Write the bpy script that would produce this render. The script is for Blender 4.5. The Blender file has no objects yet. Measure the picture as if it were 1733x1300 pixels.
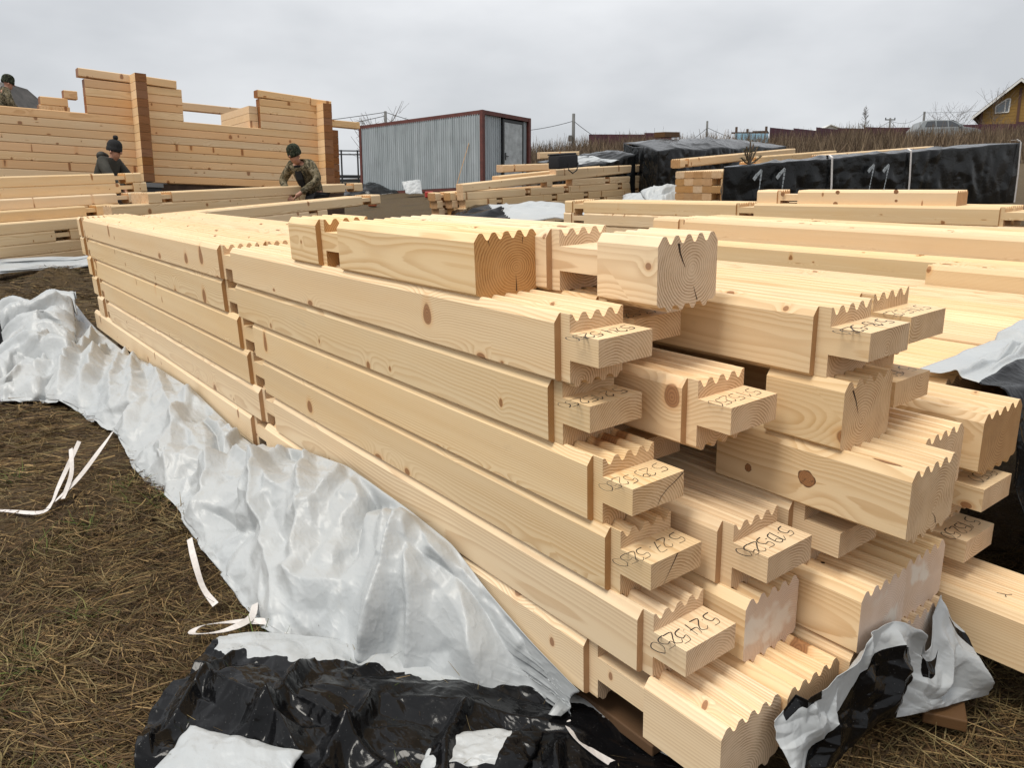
import bpy, bmesh, math, random
import numpy as np
from mathutils import Matrix, Vector, noise as mnoise

R = math.radians
C = bpy.context.scene.collection
sc = bpy.context.scene
rng = random.Random(7)

# ------------------------------------------------------------------ camera
cam_d = bpy.data.cameras.new('camera')
cam_d.sensor_width = 36.0
cam_d.lens = 36.0 * 1314.563 / 1733.0
cam_d.clip_start = 0.05
cam_d.clip_end = 2000
cam = bpy.data.objects.new('camera', cam_d)
C.objects.link(cam)
cam.location = (0, 0, 1.30)
cam.rotation_euler = (R(90 - 11.0), 0, 0)
sc.camera = cam

# ------------------------------------------------------------------ overcast sky
world = bpy.data.worlds.new('World')
sc.world = world
world.use_nodes = True
nt = world.node_tree
nt.nodes.clear()
def wn(t, **k):
    n = nt.nodes.new(t)
    for a, b in k.items(): setattr(n, a, b)
    return n
w_out = wn('ShaderNodeOutputWorld'); w_bg = wn('ShaderNodeBackground')
sky = wn('ShaderNodeTexSky'); sky.sky_type = 'NISHITA'; sky.sun_disc = False
sky.sun_elevation = R(60); sky.sun_rotation = R(228)
tc = wn('ShaderNodeTexCoord'); sep = wn('ShaderNodeSeparateXYZ')
nt.links.new(tc.outputs['Generated'], sep.inputs[0])
# clouds: noise on the direction, stretched flat towards the horizon
comb = wn('ShaderNodeCombineXYZ'); mz = wn('ShaderNodeMath', operation='MULTIPLY'); mz.inputs[1].default_value = 2.4
nt.links.new(sep.outputs[0], comb.inputs[0]); nt.links.new(sep.outputs[1], comb.inputs[1])
nt.links.new(sep.outputs[2], mz.inputs[0]); nt.links.new(mz.outputs[0], comb.inputs[2])
no = wn('ShaderNodeTexNoise'); no.inputs['Scale'].default_value = 2.6; no.inputs['Detail'].default_value = 5; no.inputs['Roughness'].default_value = 0.5
nt.links.new(comb.outputs[0], no.inputs['Vector'])
cr = wn('ShaderNodeValToRGB')
cr.color_ramp.elements[0].position = 0.36; cr.color_ramp.elements[0].color = (5.5, 5.65, 5.85, 1)
cr.color_ramp.elements[1].position = 0.68; cr.color_ramp.elements[1].color = (7.6, 7.7, 7.85, 1)
nt.links.new(no.outputs['Fac'], cr.inputs[0])
# brighter overhead, as under an even overcast
gr = wn('ShaderNodeMapRange'); gr.inputs['From Min'].default_value = 0.0; gr.inputs['From Max'].default_value = 1.0
gr.inputs['To Min'].default_value = 0.97; gr.inputs['To Max'].default_value = 1.7
nt.links.new(sep.outputs[2], gr.inputs[0])
vm = wn('ShaderNodeVectorMath', operation='SCALE')
nt.links.new(cr.outputs[0], vm.inputs[0]); nt.links.new(gr.outputs[0], vm.inputs['Scale'])
mx = wn('ShaderNodeMix', data_type='RGBA'); mx.inputs[0].default_value = 0.92
nt.links.new(sky.outputs[0], mx.inputs[6]); nt.links.new(vm.outputs[0], mx.inputs[7])
nt.links.new(mx.outputs[2], w_bg.inputs[0]); w_bg.inputs[1].default_value = 0.1
nt.links.new(w_bg.outputs[0], w_out.inputs[0])

# ------------------------------------------------------------------ soft sun through cloud
sd = bpy.data.lights.new('sun', 'SUN'); sd.energy = 2.5; sd.angle = R(24); sd.color = (1.0, 0.95, 0.86)
sun = bpy.data.objects.new('sun', sd); C.objects.link(sun)
_el, _az = R(60), R(228)        # from behind the camera, to its left
_dir = Vector((math.sin(_az) * math.cos(_el), math.cos(_az) * math.cos(_el), math.sin(_el)))
sun.rotation_euler = _dir.to_track_quat('Z', 'Y').to_euler()
sc.view_settings.view_transform = 'Standard'; sc.view_settings.look = 'None'
sc.view_settings.exposure = 0.08; sc.view_settings.gamma = 1.0
sc.view_settings.use_curve_mapping = False

# ------------------------------------------------------------------ frames
# The yard slopes gently uphill; everything stacked on it is laid out in the
# yard's own axes (u along the front stack, v across it, z off the slope).
M = Matrix(((0.60412, 0.79636, -0.02928, 0.1206), (-0.79531, 0.6002, -0.08512, 1.66472),
            (-0.05021, 0.07471, 0.99594, 0.15509), (0, 0, 0, 1)))
Minv = M.inverted()
def ground_z(X, Y):
    z = 0.02940 * X + 0.08547 * Y + 0.00927
    t = min(1, max(0, (Y - 15) / 26)); s = min(1, max(0, (X + 9) / 12))
    z += 1.15 * t * t * (3 - 2 * t) * (0.25 + 0.75 * s)
    return z
def SP(u, v, z): return M @ Vector((u, v, z))
site_objs = []
def to_site(o): site_objs.append(o); return o

# ------------------------------------------------------------------ object helpers
def link(name, me, mats, parent=None):
    o = bpy.data.objects.new(name, me); C.objects.link(o)
    if mats is not None:
        for m in (mats if isinstance(mats, (list, tuple)) else [mats]): me.materials.append(m)
    if parent is not None: o.parent = parent
    return o
def empty(name, loc=(0, 0, 0), rz=0.0):
    o = bpy.data.objects.new(name, None); C.objects.link(o)
    o.location = loc; o.rotation_euler = (0, 0, rz); o.empty_display_size = 0.2
    return o
def tag(o, label=None, cat=None, group=None, kind=None):
    if label: o['label'] = label
    if cat: o['category'] = cat
    if group: o['group'] = group
    if kind: o['kind'] = kind
    return o
class MB:
    """collects boxes, prisms and tubes and links them as one mesh"""
    def __init__(s): s.v = []; s.f = []; s.m = []
    def add(s, vs, fs, mi=0):
        b = len(s.v); s.v += [tuple(p) for p in vs]; s.f += [tuple(i + b for i in q) for q in fs]; s.m += [mi] * len(fs); return s
    def box(s, x0, x1, y0, y1, z0, z1, mi=0, T=None):
        vs = [Vector(p) for p in ((x0,y0,z0),(x1,y0,z0),(x1,y1,z0),(x0,y1,z0),(x0,y0,z1),(x1,y0,z1),(x1,y1,z1),(x0,y1,z1))]
        if T is not None: vs = [T @ p for p in vs]
        return s.add(vs, [(0,3,2,1),(4,5,6,7),(0,1,5,4),(1,2,6,5),(2,3,7,6),(3,0,4,7)], mi)
    def beam(s, a, b, w, h, mi=0, up=(0,0,1)):
        a = Vector(a); b = Vector(b); d = (b - a); L = d.length; d.normalize()
        side = d.cross(Vector(up)); side.normalize(); u = side.cross(d)
        T = Matrix((( d.x, side.x, u.x, a.x),(d.y, side.y, u.y, a.y),(d.z, side.z, u.z, a.z),(0,0,0,1)))
        return s.box(0, L, -w/2, w/2, -h/2, h/2, mi, T)
    def tube(s, pts, r, n=8, mi=0, r1=None):
        pts = [Vector(p) for p in pts]; rings = []
        for i, p in enumerate(pts):
            d = (pts[min(i+1, len(pts)-1)] - pts[max(i-1, 0)]).normalized()
            a = d.cross(Vector((0,0,1)))
            if a.length < 1e-3: a = Vector((1,0,0))
            a.normalize(); b = d.cross(a)
            rr = r if r1 is None else r + (r1 - r) * i / (len(pts) - 1)
            rings.append([p + a * rr * math.cos(2*math.pi*k/n) + b * rr * math.sin(2*math.pi*k/n) for k in range(n)])
        vs = [q for rg in rings for q in rg]; fs = []
        for i in range(len(pts) - 1):
            for k in range(n):
                fs.append((i*n+k, i*n+(k+1)%n, (i+1)*n+(k+1)%n, (i+1)*n+k))
        fs.append(tuple(range(n))[::-1]); fs.append(tuple((len(pts)-1)*n + k for k in range(n)))
        return s.add(vs, fs, mi)
    def mesh(s, name='mesh'):
        me = bpy.data.meshes.new(name); me.from_pydata(s.v, [], s.f)
        me.polygons.foreach_set('material_index', s.m); me.update(); return me
    def build(s, name, mats, parent=None, smooth=False):
        me = s.mesh(name)
        bm = bmesh.new(); bm.from_mesh(me); bmesh.ops.recalc_face_normals(bm, faces=bm.faces); bm.to_mesh(me); bm.free()
        if smooth: me.polygons.foreach_set('use_smooth', [True] * len(me.polygons))
        return link(name, me, mats, parent)

# ------------------------------------------------------------------ materials
class NT:
    def __init__(s, name):
        s.m = bpy.data.materials.new(name); s.m.use_nodes = True; s.t = s.m.node_tree; s.t.nodes.clear()
        s.out = s.t.nodes.new('ShaderNodeOutputMaterial'); s.b = s.t.nodes.new('ShaderNodeBsdfPrincipled')
        s.t.links.new(s.b.outputs[0], s.out.inputs[0])
    def n(s, t, ins=None, **k):
        nd = s.t.nodes.new(t)
        for a, b in k.items(): setattr(nd, a, b)
        if ins:
            for a, b in ins.items():
                if hasattr(b, 'is_output') or isinstance(b, bpy.types.NodeSocket): s.t.links.new(b, nd.inputs[a])
                else: nd.inputs[a].default_value = b
        return nd
    def math(s, op, a, b=0.0, c=None, clamp=False):
        d = {0: a, 1: b}
        if c is not None: d[2] = c
        n_ = s.n('ShaderNodeMath', d, operation=op); n_.use_clamp = clamp; return n_.outputs[0]
    def mix(s, fac, a, b, blend='MIX'):
        return s.n('ShaderNodeMix', {0: fac, 6: a, 7: b}, data_type='RGBA', blend_type=blend).outputs[2]
    def ramp(s, fac, stops, interp='LINEAR'):
        n_ = s.n('ShaderNodeValToRGB', {0: fac}); e = n_.color_ramp.elements; n_.color_ramp.interpolation = interp
        while len(e) < len(stops): e.new(0.5)
        for i, (p, c) in enumerate(stops): e[i].position = p; e[i].color = (*c, 1) if len(c) == 3 else c
        return n_.outputs[0]
    def noise(s, vec, scale, detail=3, rough=0.5, dist=0.0):
        return s.n('ShaderNodeTexNoise', {'Vector': vec, 'Scale': scale, 'Detail': detail, 'Roughness': rough, 'Distortion': dist}).outputs[0]
    def rng(s, v, a, b, c=0.0, d=1.0, t='LINEAR'):
        return s.n('ShaderNodeMapRange', {0: v, 1: a, 2: b, 3: c, 4: d}, interpolation_type=t).outputs[0]
    def set(s, **k):
        for a, b in k.items():
            a = a.replace('_', ' ')
            if isinstance(b, bpy.types.NodeSocket): s.t.links.new(b, s.b.inputs[a])
            else: s.b.inputs[a].default_value = b
    def bump(s, h, strength=0.3, dist=0.01):
        s.t.links.new(s.n('ShaderNodeBump', {'Height': h, 'Strength': strength, 'Distance': dist}).outputs[0], s.b.inputs['Normal'])
def lin(r, g, b):
    f = lambda c: (c/255/12.92) if c/255 <= 0.04045 else ((c/255 + 0.055)/1.055)**2.4
    return (f(r), f(g), f(b), 1)

def wood(name, base, ring, hue_var=0.5, end=False, ring_amt=0.55, grain=0.006, knots=True, rough=0.55, pitch_stain=0.0, kbig=1.0):
    """solid pine: rings round a pith line (its place is in the object colour), branch knots
    running out from the pith, fibre along x"""
    t = NT(name)
    tc = t.n('ShaderNodeTexCoord').outputs['Object']; oi = t.n('ShaderNodeObjectInfo')
    s = t.n('ShaderNodeSeparateXYZ', {0: tc}); x, y, z = s.outputs
    pc = t.n('ShaderNodeSeparateColor', {0: oi.outputs['Color']})
    rnd = oi.outputs['Random']
    off = t.math('MULTIPLY', rnd, 57.0)
    def stretched(kx, ky):
        return t.n('ShaderNodeCombineXYZ', {0: t.math('ADD', t.math('MULTIPLY', x, kx), off), 1: t.math('MULTIPLY', y, ky), 2: t.math('MULTIPLY', z, ky)}).outputs[0]
    wv = t.n('ShaderNodeTexNoise', {'Vector': stretched(1.3, 4.0), 'Scale': 1.0, 'Detail': 2.0}).outputs['Color']
    wc = t.n('ShaderNodeSeparateColor', {0: wv})
    yy = t.math('ADD', t.math('SUBTRACT', y, pc.outputs[0]), t.math('MULTIPLY_ADD', wc.outputs[0], 0.036, -0.018))
    zz = t.math('ADD', t.math('SUBTRACT', z, pc.outputs[1]), t.math('MULTIPLY_ADD', wc.outputs[1], 0.036, -0.018))
    rad = t.math('SQRT', t.math('ADD', t.math('MULTIPLY', yy, yy), t.math('MULTIPLY', zz, zz)))
    th = t.math('ARCTAN2', yy, zz)
    kmask = None
    if knots:
        kv = t.n('ShaderNodeCombineXYZ', {0: t.math('MULTIPLY_ADD', x, 4.0, off), 1: t.math('MULTIPLY_ADD', th, 0.44, off), 2: 0.0}).outputs[0]
        vo = t.n('ShaderNodeTexVoronoi', {'Vector': kv, 'Scale': 1.0, 'Randomness': 1.0}, feature='F1', voronoi_dimensions='2D')
        dk = vo.outputs['Distance']; kc = t.n('ShaderNodeSeparateColor', {0: vo.outputs['Color']})
        # the third axis is constant inside one beam: its share of the distance thins the knots out
        size = t.math('MULTIPLY', t.math('MULTIPLY_ADD', t.math('POWER', kc.outputs[0], 2.2), 0.085*kbig, 0.024*kbig), t.math('MULTIPLY_ADD', t.math('GREATER_THAN', kc.outputs[1], 0.25), 0.999, 0.001))
        q = t.math('DIVIDE', dk, size)
        kmask = t.rng(q, 1.12, 0.86, 0, 1, 'SMOOTHSTEP')
        swirl = t.math('POWER', 2.718, t.math('MULTIPLY', t.math('MULTIPLY', q, q), -0.12))
        rad = t.math('ADD', rad, t.math('MULTIPLY', t.math('MULTIPLY', swirl, size), 0.26))
        krings = t.math('MULTIPLY_ADD', t.math('SINE', t.math('MULTIPLY', q, 22.0)), 0.5, 0.5)
    ph = t.math('DIVIDE', t.math('ADD', rad, t.math('MULTIPLY', t.noise(stretched(0.6, 12.0), 1.0, 4, 0.65), 0.016 if end else 0.008)), grain)
    fr = t.math('FRACT', ph)
    rg = t.rng(fr, 0.25, 0.93, 0, 1, 'SMOOTHSTEP')
    rg = t.math('MULTIPLY', rg, t.rng(fr, 0.93, 1.0, 1, 0))
    wide = t.noise(stretched(0.5, 22.0), 1.0, 2)             # groups of strong and faint rings
    rg = t.math('MULTIPLY', rg, t.rng(wide, 0.3, 0.64, 0.28, 1.0))
    fib = t.noise(stretched(3.0, 420.0), 1.0, 2, 0.6)
    blot = t.noise(stretched(1.1, 7.0), 1.3, 3, 0.6)
    colr = t.mix(t.math('MULTIPLY', rg, ring_amt), (*base, 1), (*ring, 1))
    colr = t.mix(t.rng(blot, 0.40, 0.74, 0.0, 0.42), colr, (base[0]*0.93, base[1]*0.80, base[2]*0.62, 1))
    colr = t.mix(t.rng(fib, 0.3, 0.8, 0.0, 0.22), colr, (base[0]*0.82, base[1]*0.74, base[2]*0.6, 1))
    if kmask is not None:
        kcol = t.mix(t.math('MULTIPLY', krings, 0.6), (0.36, 0.17, 0.07, 1), (0.15, 0.06, 0.025, 1))
        rim = t.rng(q, 1.9, 1.0, 0, 0.45, 'SMOOTHSTEP')
        colr = t.mix(rim, colr, (base[0]*0.85, base[1]*0.62, base[2]*0.42, 1))
        colr = t.mix(t.math('MULTIPLY', kmask, 0.88), colr, kcol)
    # each beam its own cast, a little yellower or pinker
    colr = t.mix(t.math('MULTIPLY', pc.outputs[2], hue_var), colr, (0.97, 0.80, 0.68, 1), 'MULTIPLY')
    val = t.rng(rnd, 0, 1, 0.89, 1.06)
    colr = t.n('ShaderNodeHueSaturation', {'Color': colr, 'Value': val, 'Saturation': t.rng(t.math('FRACT', t.math('MULTIPLY', rnd, 7.3)), 0, 1, 0.9, 1.08), 'Hue': 0.5}).outputs[0]
    # a little handling dirt and grey stain
    dirt = t.noise(stretched(2.2, 5.0), 2.0, 6, 0.75)
    colr = t.mix(t.rng(dirt, 0.60, 0.80, 0, 0.30), colr, (0.36, 0.29, 0.22, 1))
    if pitch_stain > 0:
        st = t.noise(stretched(5, 9), 1.0, 3, 0.6)
        colr = t.mix(t.rng(st, 0.52, 0.6, 0, pitch_stain), colr, (0.72, 0.66, 0.58, 1))
    t.set(Base_Color=colr, Roughness=rough)
    t.b.inputs['Specular IOR Level'].default_value = 0.25
    t.bump(t.math('ADD', t.math('MULTIPLY', rg, 0.5 if not end else 1.0), t.math('MULTIPLY', fib, 0.5)), 0.22 if not end else 0.4, 0.0012)
    return t.m

W_SIDE = wood('pine_planed', (0.83, 0.650, 0.412), (0.50, 0.285, 0.115), 0.35, ring_amt=0.62, grain=0.0054)
W_END = wood('pine_end_grain', (0.71, 0.53, 0.345), (0.34, 0.18, 0.08), 0.4, end=True, ring_amt=0.95, grain=0.0064, knots=False, rough=0.7)
W_ENDB = wood('pine_end_grain_brown', (0.52, 0.32, 0.155), (0.24, 0.11, 0.04), 0.3, end=True, ring_amt=0.95, grain=0.0066, knots=False, rough=0.6)
W_ENDP = wood('pine_end_primed', (0.70, 0.56, 0.46), (0.42, 0.29, 0.2), 0.3, end=True, ring_amt=0.6, grain=0.0052, knots=False, rough=0.75, pitch_stain=0.8)
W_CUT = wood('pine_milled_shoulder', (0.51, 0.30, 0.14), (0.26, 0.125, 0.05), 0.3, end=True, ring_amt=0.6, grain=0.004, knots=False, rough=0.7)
W_HOUSE = wood('pine_house_log', (0.84, 0.625, 0.375), (0.52, 0.29, 0.12), 0.9, ring_amt=0.55, grain=0.010, kbig=1.25)
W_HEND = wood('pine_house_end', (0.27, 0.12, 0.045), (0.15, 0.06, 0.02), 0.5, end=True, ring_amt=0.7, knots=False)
W_OLD = wood('old_plank', (0.12, 0.07, 0.034), (0.12, 0.06, 0.03), 0.3, ring_amt=0.7, grain=0.005)

def plain(name, col, rough=0.6, metal=0.0, nscale=None, namt=0.25, spec=0.5, bump=0.0):
    t = NT(name); c = (*col[:3], 1)
    if nscale:
        tcn = t.n('ShaderNodeTexCoord').outputs['Object']
        nn = t.noise(tcn, nscale, 5, 0.6)
        c = t.mix(t.rng(nn, 0.3, 0.7, 0, 1), (col[0]*(1-namt), col[1]*(1-namt), col[2]*(1-namt), 1), (min(1,col[0]*(1+namt)), min(1,col[1]*(1+namt)), min(1,col[2]*(1+namt)), 1))
        if bump: t.bump(nn, bump, 0.01)
    t.set(Base_Color=c, Roughness=rough, Metallic=metal); t.b.inputs['Specular IOR Level'].default_value = spec
    return t.m
INK = plain('marker_ink', (0.012, 0.012, 0.014), 0.5)

def film(name, mixed=True, col=(0.44, 0.452, 0.452), dark=(0.004, 0.004, 0.0045), speck=0.14):
    """two-coloured builder's film: attribute 'side' says which face is up (0 pale, 1 black)"""
    t = NT(name); tcn = t.n('ShaderNodeTexCoord').outputs['Object']
    at = t.n('ShaderNodeAttribute'); at.attribute_name = 'side'
    fine = t.noise(tcn, 55, 3, 0.6)
    m = t.rng(t.math('ADD', at.outputs['Fac'], t.math('MULTIPLY_ADD', fine, 0.12, -0.06)), 0.49, 0.51, 0, 1) if mixed else t.math('ADD', 1.0, 0.0)
    a = t.noise(tcn, 2.2, 4, 0.6); d = t.noise(tcn, 300, 1, 0.5); dirt = t.noise(tcn, 7, 6, 0.72)
    c = t.mix(t.rng(a, 0.35, 0.7, 0, 1), (col[0]*0.9, col[1]*0.92, col[2]*0.94, 1), (*col, 1))
    c = t.mix(t.rng(dirt, 0.58, 0.78, 0, speck*2.2), c, (0.40, 0.37, 0.31, 1))
    c = t.mix(t.rng(d, 0.75, 0.78, 0, speck * 3), c, (0.20, 0.16, 0.11, 1))
    k = t.mix(t.rng(d, 0.74, 0.77, 0, 0.5), (*dark, 1), (0.16, 0.16, 0.155, 1))
    t.set(Base_Color=t.mix(m, c, k), Roughness=t.mix(m, (0.40, 0.40, 0.40, 1), (0.17, 0.17, 0.17, 1)))
    t.t.links.new(t.mix(m, (0.40, 0.40, 0.40, 1), (0.22, 0.22, 0.22, 1)), t.b.inputs['Specular IOR Level'])
    cr_ = t.n('ShaderNodeMath', {0: t.math('SUBTRACT', t.noise(t.n('ShaderNodeVectorMath', {0: tcn, 1: (1.0, 2.0, 1.5)}, operation='MULTIPLY').outputs[0], 13, 2, 0.5), 0.5)}, operation='ABSOLUTE').outputs[0]
    t.bump(t.math('ADD', t.math('MULTIPLY', t.noise(tcn, 30, 4, 0.6), 0.5), t.rng(cr_, 0, 0.12, 1, 0)), 0.16, 0.006)
    return t.m
F_MIX = film('builders_film')
F_WRAP = film('wrap_black', mixed=False, dark=(0.008, 0.0085, 0.009), speck=0.05)
STRAP = plain('white_strap', (0.62, 0.58, 0.55), 0.5, nscale=30, namt=0.12)

# ------------------------------------------------------------------ profiled beams
H, W = 0.1448, 0.1863
A_, B_, T0, T1, RC = 0.028, 0.085, 0.0392, 0.0574, 0.0175
def profile(w=W, h=H, ridges=5, r=0.0):
    """closed section, counter-clockwise seen from +x; r trims both flanks"""
    e = 0.019; n = ridges; pit = (w - 2*e) / (n - 1); gd = 0.0165
    top = [(0.0, h - 0.019)]
    for i in range(n):
        c = e + pit * i
        top += [(c - 0.0062, h - 0.0016), (c - 0.0030, h), (c + 0.0030, h), (c + 0.0062, h - 0.0016)]
        if i < n - 1: top += [(c + pit*0.39, h - gd*0.9), (c + pit*0.46, h - gd), (c + pit*0.54, h - gd), (c + pit*0.61, h - gd*0.9)]
    top += [(w, h - 0.019)]
    bot = [(w, 0.007), (w - 0.009, 0.0)]
    for i in range(n - 2, -1, -1):
        c = e + pit * (i + 0.5)
        bot += [(c + pit*0.33, 0.0), (c + pit*0.11, -0.0115), (c - pit*0.11, -0.0115), (c - pit*0.33, 0.0)]
    bot += [(0.009, 0.0), (0.0, 0.007)]
    pts = top[::-1] + bot[::-1]           # ccw when y right, z up
    pts = pts[::-1]
    if r > 0:                             # clip to r <= y <= w-r
        def clip(ps, f, inter):
            o = []
            for i in range(len(ps)):
                a, b = ps[i-1], ps[i]
                if f(b):
                    if not f(a): o.append(inter(a, b))
                    o.append(b)
                elif f(a): o.append(inter(a, b))
            return o
        def at(yv):
            return lambda a, b: (yv, a[1] + (b[1]-a[1]) * (yv - a[0]) / (b[0] - a[0]))
        pts = clip(pts, lambda p: p[0] >= r - 1e-9, at(r)); pts = clip(pts, lambda p: p[0] <= w - r + 1e-9, at(w - r))
    return pts
def beam_mesh(segs, w=W, h=H, ridges=5):
    """segs: list of (length, kind) with kind F full, M flanks milled away, T tenon"""
    ks = h / H
    P = {'F': profile(w, h, ridges), 'M': profile(w, h, ridges, RC),
         'T': [(RC, h - T0*ks), (RC, h - (T0+T1)*ks), (w-RC, h - (T0+T1)*ks), (w-RC, h - T0*ks)]}
    area = {'F': 3, 'M': 2, 'T': 1}
    mb = MB(); x = 0.0
    for i, (L, k) in enumerate(segs):
        ps = P[k]; n = len(ps); x1 = x + L
        # split long runs so that long faces shade evenly
        vs = [(x, p[0], p[1]) for p in ps] + [(x1, p[0], p[1]) for p in ps]
        fs = [(j, (j+1) % n, n + (j+1) % n, n + j) for j in range(n)]
        mb.add(vs, fs, 0)
        prev = segs[i-1][1] if i > 0 else None; nxt = segs[i+1][1] if i < len(segs)-1 else None
        if prev is None or area[prev] < area[k]:
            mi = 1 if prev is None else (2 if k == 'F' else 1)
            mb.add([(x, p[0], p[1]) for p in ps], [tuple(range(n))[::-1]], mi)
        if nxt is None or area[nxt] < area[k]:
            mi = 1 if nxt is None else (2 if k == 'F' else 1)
            mb.add([(x1, p[0], p[1]) for p in ps], [tuple(range(n))], mi)
        x = x1
    me = mb.mesh('beam')
    bm = bmesh.new(); bm.from_mesh(me)
    bmesh.ops.remove_doubles(bm, verts=bm.verts, dist=1e-5)
    # flat ngon caps: triangulate the concave ones properly
    bmesh.ops.triangulate(bm, faces=[f for f in bm.faces if len(f.verts) > 4], ngon_method='EAR_CLIP')
    bmesh.ops.recalc_face_normals(bm, faces=bm.faces)
    bm.to_mesh(me); bm.free()
    return me
mesh_cache = {}
def beam(loc, segs, label, group=None, rz=0.0, ry=0.0, end=None, w=W, h=H, ridges=5, pith=None, tint=None, mats=None, name='profiled_timber', cat='beam'):
    end = end or W_END
    key = (tuple(segs), w, h, ridges, end.name, mats and tuple(m.name for m in mats))
    if key not in mesh_cache:
        me = beam_mesh(segs, w, h, ridges)
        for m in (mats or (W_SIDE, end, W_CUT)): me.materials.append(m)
        mesh_cache[key] = me
    o = bpy.data.objects.new(name, mesh_cache[key]); C.objects.link(o)
    o.location = loc; o.rotation_euler = (0, ry, rz)
    py, pz = pith or (rng.uniform(-0.25, 1.25) * w, rng.uniform(-0.5, 0.9) * h)
    o.color = (py, pz, tint if tint is not None else rng.random(), 1)
    if label: tag(o, label, cat, group)
    to_site(o)
    return o

# handwriting: strokes of each sign on a 1 x 1.6 field
GL = {'5': [[(.95,1.6),(.2,1.55),(.1,.95),(.6,1.05),(.9,.65),(.7,.15),(.05,.05)]],
      '2': [[(.1,1.25),(.4,1.6),(.85,1.35),(.7,.85),(.1,.1),(.95,.05)]],
      '0': [[(.5,1.6),(.12,1.1),(.15,.4),(.5,0),(.9,.45),(.9,1.15),(.5,1.6)]],
      '1': [[(.1,1.1),(.6,1.6),(.5,0)]], '4': [[(.3,1.6),(.1,.8),(.9,.75)],[(.8,1.5),(.65,-.05)]],
      '9': [[(.85,1.2),(.4,1.0),(.15,1.35),(.55,1.62),(.88,1.25),(.75,.3),(.3,0)]],
      '7': [[(.1,1.55),(.9,1.5),(.4,0)],[(.2,.75),(.8,.85)]], '3': [[(.1,1.5),(.8,1.45),(.4,.95),(.9,.6),(.6,.05),(.05,.1)]],
      '.': [[(.3,.55),(.42,.5)]], '-': [[(.1,.7),(.8,.75)]], ' ': [], 'Y': [[(.1,1.2),(.5,.7),(.9,.75)],[(.5,.7),(.55,0)]]}
def handwriting(text, org, right, up, height, parent, seed=0, wd=0.0017, lift=0.0006, advance=0.62):
    r = random.Random(seed + len(text) * 13); org = Vector(org); right = Vector(right); up = Vector(up); nrm = right.cross(up)
    mb = MB(); x = 0.0; s = height / 1.6
    for ch in text:
        sl = r.uniform(-0.05, 0.28); dy = r.uniform(-0.12, 0.12)
        for st in GL.get(ch, []):
            # smooth the stroke
            P = [Vector((p[0] + sl*p[1] + r.uniform(-.05,.05), p[1] + dy + r.uniform(-.05,.05))) for p in st]
            Q = []
            for i in range(len(P)-1):
                p0 = P[max(i-1,0)]; p1 = P[i]; p2 = P[i+1]; p3 = P[min(i+2,len(P)-1)]
                for k in range(4):
                    t = k/4; Q.append(0.5*((2*p1)+(p2-p0)*t+(2*p0-5*p1+4*p2-p3)*t*t+(3*p1-p0-3*p2+p3)*t**3))
            Q.append(P[-1])
            vs = []; fs = []
            for i, q in enumerate(Q):
                d = (Q[min(i+1,len(Q)-1)] - Q[max(i-1,0)]); d = d.normalized() if d.length > 1e-6 else Vector((1,0)); pn = Vector((-d.y, d.x))
                hw = wd * (0.55 + 0.5*math.sin(3.0*i/len(Q)+seed)) * 0.5 + wd*0.3
                for sg in (-1, 1):
                    p = org + right*((x+q.x)*s) + up*(q.y*s) + (right*pn.x + up*pn.y)*hw*sg + nrm*lift
                    vs.append(p)
                if i: fs.append((2*i-2, 2*i-1, 2*i+1, 2*i))
            mb.add(vs, fs)
        x += advance * (0.7 if ch in '.1 ' else 1.45) 
    return mb.build('handwriting', INK, parent)

# ---- front stack -------------------------------------------------------------
Z0 = 0.9887
def lz(k): return Z0 - k * H          # underside of layer k (1 = top)
EXT = A_ + B_
ORD = ['top', 'second', 'third', 'fourth', 'fifth', 'bottom']
GRP = 'profiled beams of the front stack'
def tenon_text(o, L, text, seed, x0=None):
    # written across the tenon, tops of the figures towards its end
    org = (L - B_ + 0.022, W - RC - 0.012, H - T0)
    handwriting(text, org, (0, -1, 0), (1, 0, 0), 0.040, o, seed)
def front_beam(u_sh, v, k, text, label, n2=None, far=None, start=None, rz=0.0, seed=0, **kw):
    """beam with a tenon at the near end; u_sh = shoulder; n2 = second notch (shoulder, resume)"""
    start = u_sh - 5.66 if start is None else start
    segs = []; x = start
    def go(to, kind):
        nonlocal x
        segs.append((round(to - x, 4), kind)); x = to
    if far:
        go(far[0], 'F'); go(far[0] + A_, 'M'); go(far[1], 'T')
    if n2:
        go(n2[0], 'F'); go(n2[0] + A_, 'M'); go(n2[1], 'T')
    go(u_sh, 'F'); go(u_sh + A_, 'M'); go(u_sh + EXT, 'T')
    o = beam((start, v, lz(k)), segs, label, GRP, rz=rz, **kw)
    if text: tenon_text(o, x - start, text, seed)
    return o
U1 = {1: 0.0, 2: -0.031, 3: 0.087, 4: 0.137, 5: 0.234, 6: 0.075}
VA = {1: -0.008, 2: -0.003, 3: 0.002, 4: 0.005, 5: 0.003, 6: 0.0}
N2 = {1: (-2.21, -2.04), 2: (-2.227, -2.045), 3: (-2.094, -1.905), 4: (-2.029, -1.845), 5: (-1.936, -1.768), 6: (-2.075, -1.901)}
FAR = {1: (-5.56, -5.39), 2: (-5.55, -5.35), 3: (-5.44, -5.255), 4: (-5.345, -5.145), 5: (-5.225, -5.03), 6: None}
TX = {1: '5.24.5250', 2: '5.2.1.5250', 3: '5.29.5250', 4: '5.27. 5250', 5: '5.24.5250'}
PI_A = {1: (0.05, -0.10), 2: (0.13, -0.07), 3: (0.03, -0.02), 4: (0.07, -0.03), 5: (0.11, 0.035)}
for k in range(1, 6):
    front_beam(U1[k], VA[k], k, TX[k], 'pine beam, %s layer of the outer row, tenon marked %s' % (ORD[k-1], TX[k].replace(' ', '')), N2[k], FAR[k], seed=k, pith=PI_A[k], tint=(0.35, 0.1, 0.2, 0.3, 0.35)[k-1])
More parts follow.
